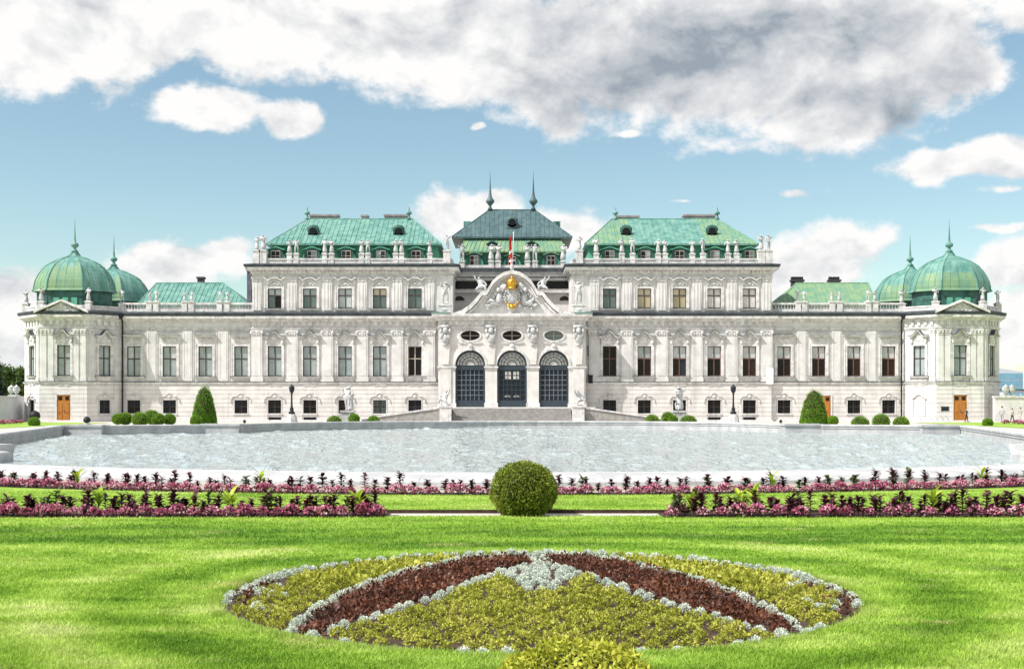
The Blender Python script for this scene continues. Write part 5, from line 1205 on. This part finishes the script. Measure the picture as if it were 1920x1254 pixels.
def tree(label, x, y, h, cr, mat, dark=False):
    t = thing('tree', label, 'tree', (x, y, 0)); m = MB()
    m.tube([(0, 0, -.1), (.1, 0, h*.3), (0, .1, h*.75)], .35, 8, r1=.1)
    for q in range(6): a = q*1.1; m.tube([(0, 0, h*(.3+.06*q)), (cr*.6*math.cos(a), cr*.6*math.sin(a), h*(.5+.06*q))], .13, 5, r1=.04)
    m.build('trunk', BARK, t); n = 5200
    if dark: C = RS.normal(size=(n, 3))*np.array([1, 1, 0]); u = RS.rand(n)**1.2; C = C/np.linalg.norm(C, axis=1)[:, None]*(cr*(1-u**1.6)*np.sqrt(RS.rand(n)))[:, None]; C[:, 2] = h*(.08+.92*u)
    else:
        cl = [(RS.uniform(-.6, .6)*cr, RS.uniform(-.6, .6)*cr, h*RS.uniform(.4, .85), cr*RS.uniform(.3, .55)) for _ in range(16)]; k = RS.randint(0, 16, n); d = RS.normal(size=(n, 3)); d /= np.linalg.norm(d, axis=1)[:, None]
        A = np.array(cl); C = A[k, :3]+d*(A[k, 3]*RS.uniform(.5, 1, n))[:, None]
    V, Fc = leaf_quads(C, RS.normal(size=(n, 3)), .42*RS.uniform(.6, 1.4, n), .26*RS.uniform(.7, 1.3, n), .9)
    obj('crown', np_mesh('crown', V, Fc, mat), t, kind='stuff')
tree('tall dark narrow conifer at the left edge beyond the wall', fx(-19, 165), 165, fz(608, 165), 2.0, TREED, True)
tree('bright green leafy tree beyond the left garden wall, nearest the pavilion', fx(36, 175), 175, fz(682, 175), 2.6, TREE)
tree('darker green tree between the conifer and the bright tree', fx(10, 180), 180, fz(692, 180), 2.6, TREE)
tree('green tree just outside the left end of the garden wall', fx(-45, 176), 176, fz(670, 176), 3.5, TREE)
tree('green tree beyond the pale wall at the right edge', fx(1962, 190), 190, fz(712, 190), 3.0, TREE)
HILL = pmat('wooded_hill_haze', (.13, .20, .21), (.10, .16, .15), .01, .95)  # distance haze put into the bluish base colour of the woods
for nm, x, w, h in (('hill', -620, 520, 62), ('hill', 900, 700, 22)):
    m = MB(); vs, fs = [], []
    for j in range(8):
        for i in range(25):
            u, v = i/24, j/7; vs.append((x-w+2*w*u, 1500+500*v, -1+h*math.sin(math.pi*u)**1.3*math.sin(math.pi*(.5*v))*(1+.12*math.sin(u*17+v*3)))) 
    for j in range(7):
        for i in range(24): fs.append((j*25+i, j*25+i+1, (j+1)*25+i+1, (j+1)*25+i))
    m.add(vs, fs).build('hill', HILL, kind='structure', smooth=True)
# modern buildings far right
GLB = pmat('blue_glass', (.10, .26, .36), (.16, .34, .44), .08, .15, spec=.6); CONC = pmat('pale_concrete', (.45, .50, .55), (.38, .42, .47), .2)
t = thing('office_building', 'distant blue glass office block at the right edge of the view', 'office building', (fx(1896, 400), 400, 0))
m = MB(); m.add([(-4.2, 0, -1), (3.9, 0, -1), (3.9, 0, 12.2), (-4.2, 0, 13.4), (-4.2, 14, -1), (3.9, 14, -1), (3.9, 14, 12.2), (-4.2, 14, 13.4)], [(0, 1, 2, 3), (7, 6, 5, 4), (1, 5, 6, 2), (4, 0, 3, 7), (3, 2, 6, 7)]); m.build('facade', CONC, t)
for k in range(5):
    for q in range(4): m = MB(); m.box(-4.0+q*1.95, -2.2+q*1.95, -.08, .02, 1.0+k*2.2, 2.9+k*2.2); m.build('window', GLB, t)
t = thing('office_building', 'low wide grey blue building behind the right garden wall', 'office building', (fx(1912, 330), 330, 0))
m = MB(); m.box(-4.5, 14, 0, 16, -1, 5.4); m.build('facade', CONC, t); m = MB(); m.box(-4.8, 14.3, -.3, 16.3, 5.4, 5.75); m.build('roof', ZINC, t)
for q in range(8): m = MB(); m.box(-4.1+q*2.25, -2.4+q*2.25, -.08, .02, 2.6, 4.8); m.build('window', GLB, t)

# ------------------------------------------------------------------ bedding plants
def leaf(mb, base, ang, elev, L, w, droop=.5, m=0, n=4):
    """a folded, drooping blade of n segments"""
    c, s = math.cos(ang), math.sin(ang); sx, sy = -s, c; p = Vector(base); vs = []; fs = []
    for i in range(n+1):
        u = i/n; ww = w*.5*(math.sin(math.pi*min(1, .12+u*.88))**.8); e = elev-droop*u
        vs += [(p.x+sx*ww, p.y+sy*ww, p.z+ww*.35), tuple(p), (p.x-sx*ww, p.y-sy*ww, p.z+ww*.35)]
        p = p+Vector((c*math.cos(e), s*math.cos(e), math.sin(e)))*(L/n)
    for i in range(n): fs += [(i*3, i*3+1, i*3+4, i*3+3), (i*3+1, i*3+2, i*3+5, i*3+4)]
    mb.add(vs, fs, m)
def burg_mesh(h, mt=None):
    m = MB(); r = rnd; m.tube([(0, 0, 0), (r.uniform(-.02, .02), r.uniform(-.02, .02), h*.95)], .010, 4, 0, .006)
    for k in range(26):
        u = k/25; z = h*(.25+.72*u); leaf(m, (0, 0, z), k*2.4+r.uniform(-.5, .5), r.uniform(-.3, .6)+.3*u, r.uniform(.11, .17)*(1.15-.3*u), r.uniform(.06, .095), r.uniform(.1, .9), 0, 3)
    return m.mesh('burgundy_plant', [mt or BURG])
GM = [burg_mesh(h, OLIVE) for h in (.30, .36)]
BM = [burg_mesh(h) for h in (.28, .32, .37, .41, .31)]
def pink_mesh():
    n1, n2 = 46, 120; d = RS.normal(size=(n1+n2, 3)); d[:, 2] = np.abs(d[:, 2]); d /= np.linalg.norm(d, axis=1)[:, None]
    C = d*np.array([.13, .13, .125])+np.array([0, 0, .06]); C[:n1, 2] *= .75
    V, Fc = leaf_quads(C, d, np.r_[RS.uniform(.05, .08, n1), RS.uniform(.035, .055, n2)], np.r_[RS.uniform(.03, .05, n1), RS.uniform(.03, .048, n2)], .8)
    return np_mesh('begonia', V, Fc, [PINKL, PINK], np.r_[np.zeros(n1), np.ones(n2)])
PM = [pink_mesh() for _ in range(5)]
def plant(name, me, label, cat, x, y, z, g, s=1.0):
    o = tag(obj(name, me, None, (x, y, z), rnd.uniform(0, 6.28)), label, cat, g); o.scale = (s, s, s*rnd.uniform(.9, 1.12)); return o
def bed(name0, spots_b, spots_p, z):
    def nm(x):
        if name0 == 'curved far row': return ('left end of the ' if x < -6 else 'middle stretch of the ' if x < 6 else 'right end of the ')+name0
        return ('outer half of the ' if abs(x) > 6.8 else 'inner half of the ')+name0
    for x, y in spots_b:
        name = nm(x)
        if rnd.random() < .12: plant('leafy_plant', rnd.choice(GM), 'dull green leafy plant in the %s' % name, 'plant', x, y, z, 'green plants in the '+name, rnd.uniform(.9, 1.2)); continue
        plant('burgundy_plant', rnd.choice(BM), 'dark burgundy leafy plant in the %s' % name, 'plant', x, y, z, 'burgundy plants in the '+name, rnd.uniform(.8, 1.15))
    for x, y in spots_p:
        name = nm(x); plant('begonia', rnd.choice(PM), 'pink begonia clump in the %s' % name, 'flowers', x, y, z, 'pink begonias in the '+name, rnd.uniform(.85, 1.25))
def on_arc(a, r): return (ROWC[0]+r*math.sin(a), ROWC[1]-r*math.cos(a))
AM = math.asin(14.2/29.5); jit = lambda s: rnd.uniform(-s, s)
gap = lambda x, y: abs(x-fx(982, y)) > .62
ub = [on_arc(-AM+2*AM*(i+.5)/126+jit(.004), ROWR+(.02 if i % 2 else -.22)+jit(.07)) for i in range(126)]
up_ = [on_arc(-AM+2*AM*(i+.5)/96+jit(.003), ROWR+.28+jit(.07)) for i in range(96)]
bed('curved far row', ub, up_, .05)
def rowpts(x0, x1, n, y, j): return [(x0+(x1-x0)*(i+.5)/n+jit(j), y+jit(.06)) for i in range(n)]
bed('front left bed', rowpts(-11.2, -2.4, 48, 22.8, .09)+rowpts(-11.2, -2.4, 22, 22.6, .12), rowpts(-11.2, -2.3, 29, 22.4, .05)+rowpts(-11.2, -2.3, 12, 22.75, .1), .02)
bed('front right bed', rowpts(2.9, 11.4, 46, 22.8, .09)+rowpts(2.8, 11.4, 28, 22.5, .12), rowpts(2.8, 11.4, 22, 22.4, .1)+rowpts(2.8, 11.4, 9, 22.9, .2), .02)
def canna(x, y, z, h, label, nl, g):
    t = thing('canna_plant', label, 'plant', (x, y, z), rnd.uniform(0, 6), g)
    m = MB(); m.tube([(0, 0, -.02), (.01, 0, h*.85)], .014, 5, 0, .008); m.build('stem', STEM, t)
    for k in range(nl):
        m = MB(); zz = h*(.25+.55*k/nl); leaf(m, (0, 0, zz), k*2.4+jit(.3), rnd.uniform(.7, 1.2), rnd.uniform(.24, .34), rnd.uniform(.07, .11), rnd.uniform(.3, .9), 0, 5); m.build('leaf', CANNA, t)
for i, (p, Yf, h) in enumerate(((185, 22.75, .50), (430, 22.7, .46), (672, 22.6, .42))):
    canna(fx(p, Yf), Yf, .02, h, 'yellow green broad leaved plant in the front left bed, %s from the left' % ORD[i], 10, 'broad leaved plants in the front left bed')
for i, (p, Yf, h) in enumerate(((1297, 22.7, .40), (1386, 22.7, .46), (1414, 22.9, .52), (1750, 22.7, .50))):
    canna(fx(p, Yf), Yf, .02, h, 'yellow green broad leaved plant in the front right bed, %s from the left' % ORD[i], 10, 'broad leaved plants in the front right bed')
for i, p in enumerate((105, 487, 1450, 1898)):
    a = math.asin(fx(p, 28.2)/29.5); x, y = on_arc(a, ROWR-.1); canna(x, y, .05, .48, 'bright green broad leaved plant in the curved far row, %s from the left' % ORD[i], 8, 'broad leaved plants in the far row')

# --- round carpet bed
def clump(n, r, hz, leaf_, mat, name, up=0.0, tilt=.8, wr=(.45, .8)):
    d = RS.normal(size=(n, 3)); d[:, 2] = np.abs(d[:, 2])*.9+.05; d /= np.linalg.norm(d, axis=1)[:, None]
    C = d*np.array([r, r, hz])*RS.uniform(.65, 1, n)[:, None]
    V, Fc = leaf_quads(C, d, leaf_*RS.uniform(.7, 1.3, n), leaf_*RS.uniform(*wr, n), tilt, up); V[:, 2] = np.maximum(V[:, 2], -.01)
    return np_mesh(name, V, Fc, mat)
SM = [clump(330, .072, .085, .021, SILVER, 'silver_plant', tilt=.45, wr=(.6, .95)) for _ in range(4)]
CM = [clump(150, .092, .095, .034, CHART, 'chartreuse_plant', .12, .6) for _ in range(5)]
OUTER = [(9.9, 2.3), (10.4, 2.3), (11.2, 2.32), (11.8, 2.3), (12.4, 2.25), (13.3, 2.1), (14.05, 1.9), (14.8, 1.65), (15.65, 1.3), (16.3, 1.0), (16.7, .55), (17.05, .12)]
INNER_ = [(11.0, 2.22), (11.25, 2.0), (11.55, 1.85), (12.0, 1.6), (12.75, 1.25), (13.35, .97), (14.15, .72), (14.7, .5), (15.3, .25), (15.6, .12)]
OUTER = [(a-.22, b) for a, b in OUTER]; INNER_ = [(a-.22, b) for a, b in INNER_]
def width(tab, y):
    if y <= tab[0][0]: return tab[0][1] if tab is OUTER else 9
    for (a, b), (c, d) in zip(tab, tab[1:]):
        if y <= c: return b+(d-b)*(y-a)/(c-a)
    return 0
def along(tab, step):
    pts = []; acc = 0
    for (a, b), (c, d) in zip(tab, tab[1:]):
        L = math.hypot(c-a, d-b); t = acc
        while t < L: pts.append((b+(d-b)*t/L, a+(c-a)*t/L)); t += step
        acc = t-L
    return pts
inbed = lambda x, y, m_=0.0: math.hypot(x-BEDC[0], y-BEDC[1]) < BEDR-m_
sil = []
for s in (-1, 1):
    for (w_, y) in along([(10.83, 2.3)]+OUTER[2:], .20)+along(INNER_, .23):
        if inbed(BEDC[0]+s*w_, y, .05): sil.append((BEDC[0]+s*w_+jit(.03), y+jit(.03)))
fan = lambda y: min(width(INNER_, y), .40) if y > 14.1 else .40*(y-13.1)/1.0
for i in range(60):                                  # fan at the top of the bed
    for _ in range(60):
        y = rnd.uniform(13.1, 16.9); x = jit(.6)
        lim = fan(y)
        lim = max(lim, .14)
        if abs(x) < lim and inbed(BEDC[0]+x, y, .06) and all((BEDC[0]+x-a)**2+(y-b)**2 >.162**2 for a, b in sil): sil.append((BEDC[0]+x, y)); break
for i in range(112):                                 # broken ring round the edge
    a = 2*math.pi*i/112+jit(.01); x, y = BEDC[0]+(BEDR-(.12 if a > math.pi else .22))*math.cos(a), BEDC[1]+(BEDR-(.12 if a > math.pi else .22))*math.sin(a)
    side = abs(math.cos(a)); p = 1 if y > 14.1 else (.75 if side > .93 else .42)
    if rnd.random() < p: sil.append((x, y))
for s in (-1, 1):
    for i in range(9): a = R(-12+rnd.uniform(-14, 20)); r_ = BEDR-rnd.uniform(.3, .75); sil.append((BEDC[0]+s*r_*math.cos(a), BEDC[1]+r_*math.sin(a)))
sil = sorted(sil, key=lambda p: p[1]); sil_rest = [(x-BEDC[0], y) for x, y in sil[298:]]; sil = sil[:298]
for x, y in sil:
    dx = x-BEDC[0]; r_ = math.hypot(dx, y-BEDC[1]); sd_ = 'left' if dx < 0 else 'right'; wo_, wi_ = width(OUTER, y), width(INNER_, y)
    if r_ > BEDR-.2: zn = 'front edge' if y < 12 else ('back edge' if y > 15.6 else sd_+' edge')
    elif abs(dx) > 2.4: zn = sd_+' tip'
    elif abs(abs(dx)-wo_) < .14 and y < 15.6: zn = sd_+' outer line'
    elif abs(abs(dx)-wi_) < .14 and y < 14: zn = sd_+' inner line'
    else: zn = 'white fan at the top'
    plant('silver_plant', rnd.choice(SM), 'silver white cushion plant in the %s of the round bed' % zn, 'plant', x, y, mound(x, y)-.005, 'silver plants, %s of the round bed' % zn, rnd.uniform(.68, .92)*(1.35 if y > 14.3 and r_ > BEDR-.35 else 1.12 if y > 13.4 else 1))
ch = []; rust = []
SPACE = .218
def zone_at(x, y):
    ax = abs(x); wo_, wi_ = width(OUTER, y), width(INNER_, y)
    if y > 13.9 and math.hypot(x, y-BEDC[1]) > BEDR-.50: return None
    if ax > wo_+.10: return 'y'
    if ax > wi_+.09 and ax < wo_-.09: return 'r'
    if ax < wi_-.10 and y < 14.7 and not (y > 13.1 and ax < fan(y)+.10): return 'y'
for j in range(-22, 23):
    for i in range(-22, 23):
        x, y = (i+.5*(j % 2))*SPACE+jit(.035), BEDC[1]+j*SPACE*.87+jit(.035)
        if math.hypot(x, y-BEDC[1]) > BEDR-.2 or zone_at(x, y) != 'y': continue
        if abs(x) > 2.9 and rnd.random() < .3+(abs(x)-2.9)*1.5: rust += [(x+jit(.08), y+jit(.08)) for _ in range(3)]
        else: ch.append((x, y))
for _ in range(6000):
    a = rnd.uniform(0, 2*math.pi); r_ = BEDR*math.sqrt(rnd.random()); x, y = r_*math.cos(a), BEDC[1]+r_*math.sin(a)
    if r_ < BEDR-.2 and zone_at(x, y) == 'r': rust.append((x, y))
ch.sort(key=lambda p: p[1])
for x, y in ch[:300]:
    zn = ('left lobe' if x < 0 else 'right lobe') if abs(x) > width(OUTER, y) else ('front centre' if y < 11.6 else 'middle')
    plant('chartreuse_plant', rnd.choice(CM), 'yellow green leafy plant in the %s of the round carpet bed' % zn, 'plant', x+BEDC[0], y, mound(x+BEDC[0], y)-.01, 'yellow green plants, %s of the round bed' % zn, rnd.uniform(.70, .98))
def stuff_clumps(name, pts, per, r, hz, lf, mat):
    Vs, Fs = [], []; o = 0
    for x, y in pts:
        d = RS.normal(size=(per, 3)); d[:, 2] = np.abs(d[:, 2]); d /= np.linalg.norm(d, axis=1)[:, None]
        C = d*np.array([r, r, hz])*RS.uniform(.5, 1, per)[:, None]+np.array([x+BEDC[0], y, mound(x+BEDC[0], y)])
        V, Fc = leaf_quads(C, d, lf*RS.uniform(.7, 1.4, per), lf*RS.uniform(.4, .7, per), .85, .15); Vs.append(V); Fs.append(Fc+o); o += len(V)
    return obj(name, np_mesh(name, np.concatenate(Vs), np.concatenate(Fs), mat), kind='stuff')
if sil_rest: stuff_clumps('silver_plants', sil_rest, 230, .062, .075, .024, SILVER)
if len(ch) > 300: stuff_clumps('chartreuse_plants', ch[300:], 70, .11, .09, .065, CHART)
rnd.shuffle(rust)
stuff_clumps('rust_foliage', rust[:1500], 11, .07, .085, .05, RUST)

# --- pink beds at the far corners of the pool
for s, nm in ((-1, 'left'), (1, 'right')):
    pts = [(s*(48.5+rnd.uniform(0, 5)), 118+rnd.uniform(0, 4)) for _ in range(34)]
    for x, y in pts: plant('begonia', rnd.choice(PM), 'pink flower clump in the far %s bed beyond the pool' % nm, 'flowers', x, y, .02, 'pink flowers in the far %s bed' % nm, 2.0)

# ------------------------------------------------------------------ grass blades
def grass(name, n, py0, py1, zfun, keep, hmul=1.0):
    py = RS.uniform(py0, py1, n); Y = EYE*F/(py-HZ); X = RS.uniform(-900, 2820, n)-CX; X = X*Y/F
    k = keep(X, Y); X, Y = X[k], Y[k]; n = len(X); Z = zfun(X, Y)
    a = RS.uniform(0, 2*np.pi, n); h = RS.uniform(.018, .046, n)*hmul; w = .0035+.00032*Y*RS.uniform(.6, 1.4, n)
    bend = RS.normal(size=(n, 2))*h[:, None]*.55
    B = np.stack([X, Y, Z], 1); S = np.stack([np.cos(a)*w, np.sin(a)*w, 0*w], 1)
    T = B+np.stack([bend[:, 0], bend[:, 1], h], 1)
    V = np.stack([B-S, B+S, T], 1).reshape(-1, 3)
    return obj(name, np_mesh(name, V, np.arange(3*n).reshape(n, 3), BLADE), kind='stuff')
grass('lawn_grass', 720000, EYE*F/22.46+HZ, 1320, lambda x, y: x*0+.027, lambda x, y: ((y < LAWN_END) | ((y < 22.46) & (x > -2.29) & (x < 2.74))) & ((x-BEDC[0])**2+(y-BEDC[1])**2 > (BEDR-.03)**2))
grass('strip_grass', 100000, EYE*F/28.5+HZ, EYE*F/23.36+HZ, lambda x, y: x*0+.067, lambda x, y: (y > 23.34) & (x**2+(y-ROWC[1])**2 > (ROWR+.52)**2), .9)
# longer fringe round the bed edge
a = RS.uniform(0, 2*np.pi, 26000); rr_ = BEDR+.02+RS.normal(size=26000)*.045; X, Y = BEDC[0]+rr_*np.cos(a), BEDC[1]+rr_*np.sin(a); n = len(X)
h = RS.uniform(.03, .07, n); w = np.full(n, .0065); b2 = RS.uniform(0, 2*np.pi, n); Bp = np.stack([X, Y, np.full(n, .02)], 1); S = np.stack([np.cos(b2)*w, np.sin(b2)*w, 0*w], 1)
T = Bp+np.stack([RS.normal(size=n)*.02, RS.normal(size=n)*.02, h], 1)
obj('edge_grass', np_mesh('edge_grass', np.stack([Bp-S, Bp+S, T], 1).reshape(-1, 3), np.arange(3*n).reshape(n, 3), BLADE), kind='stuff')
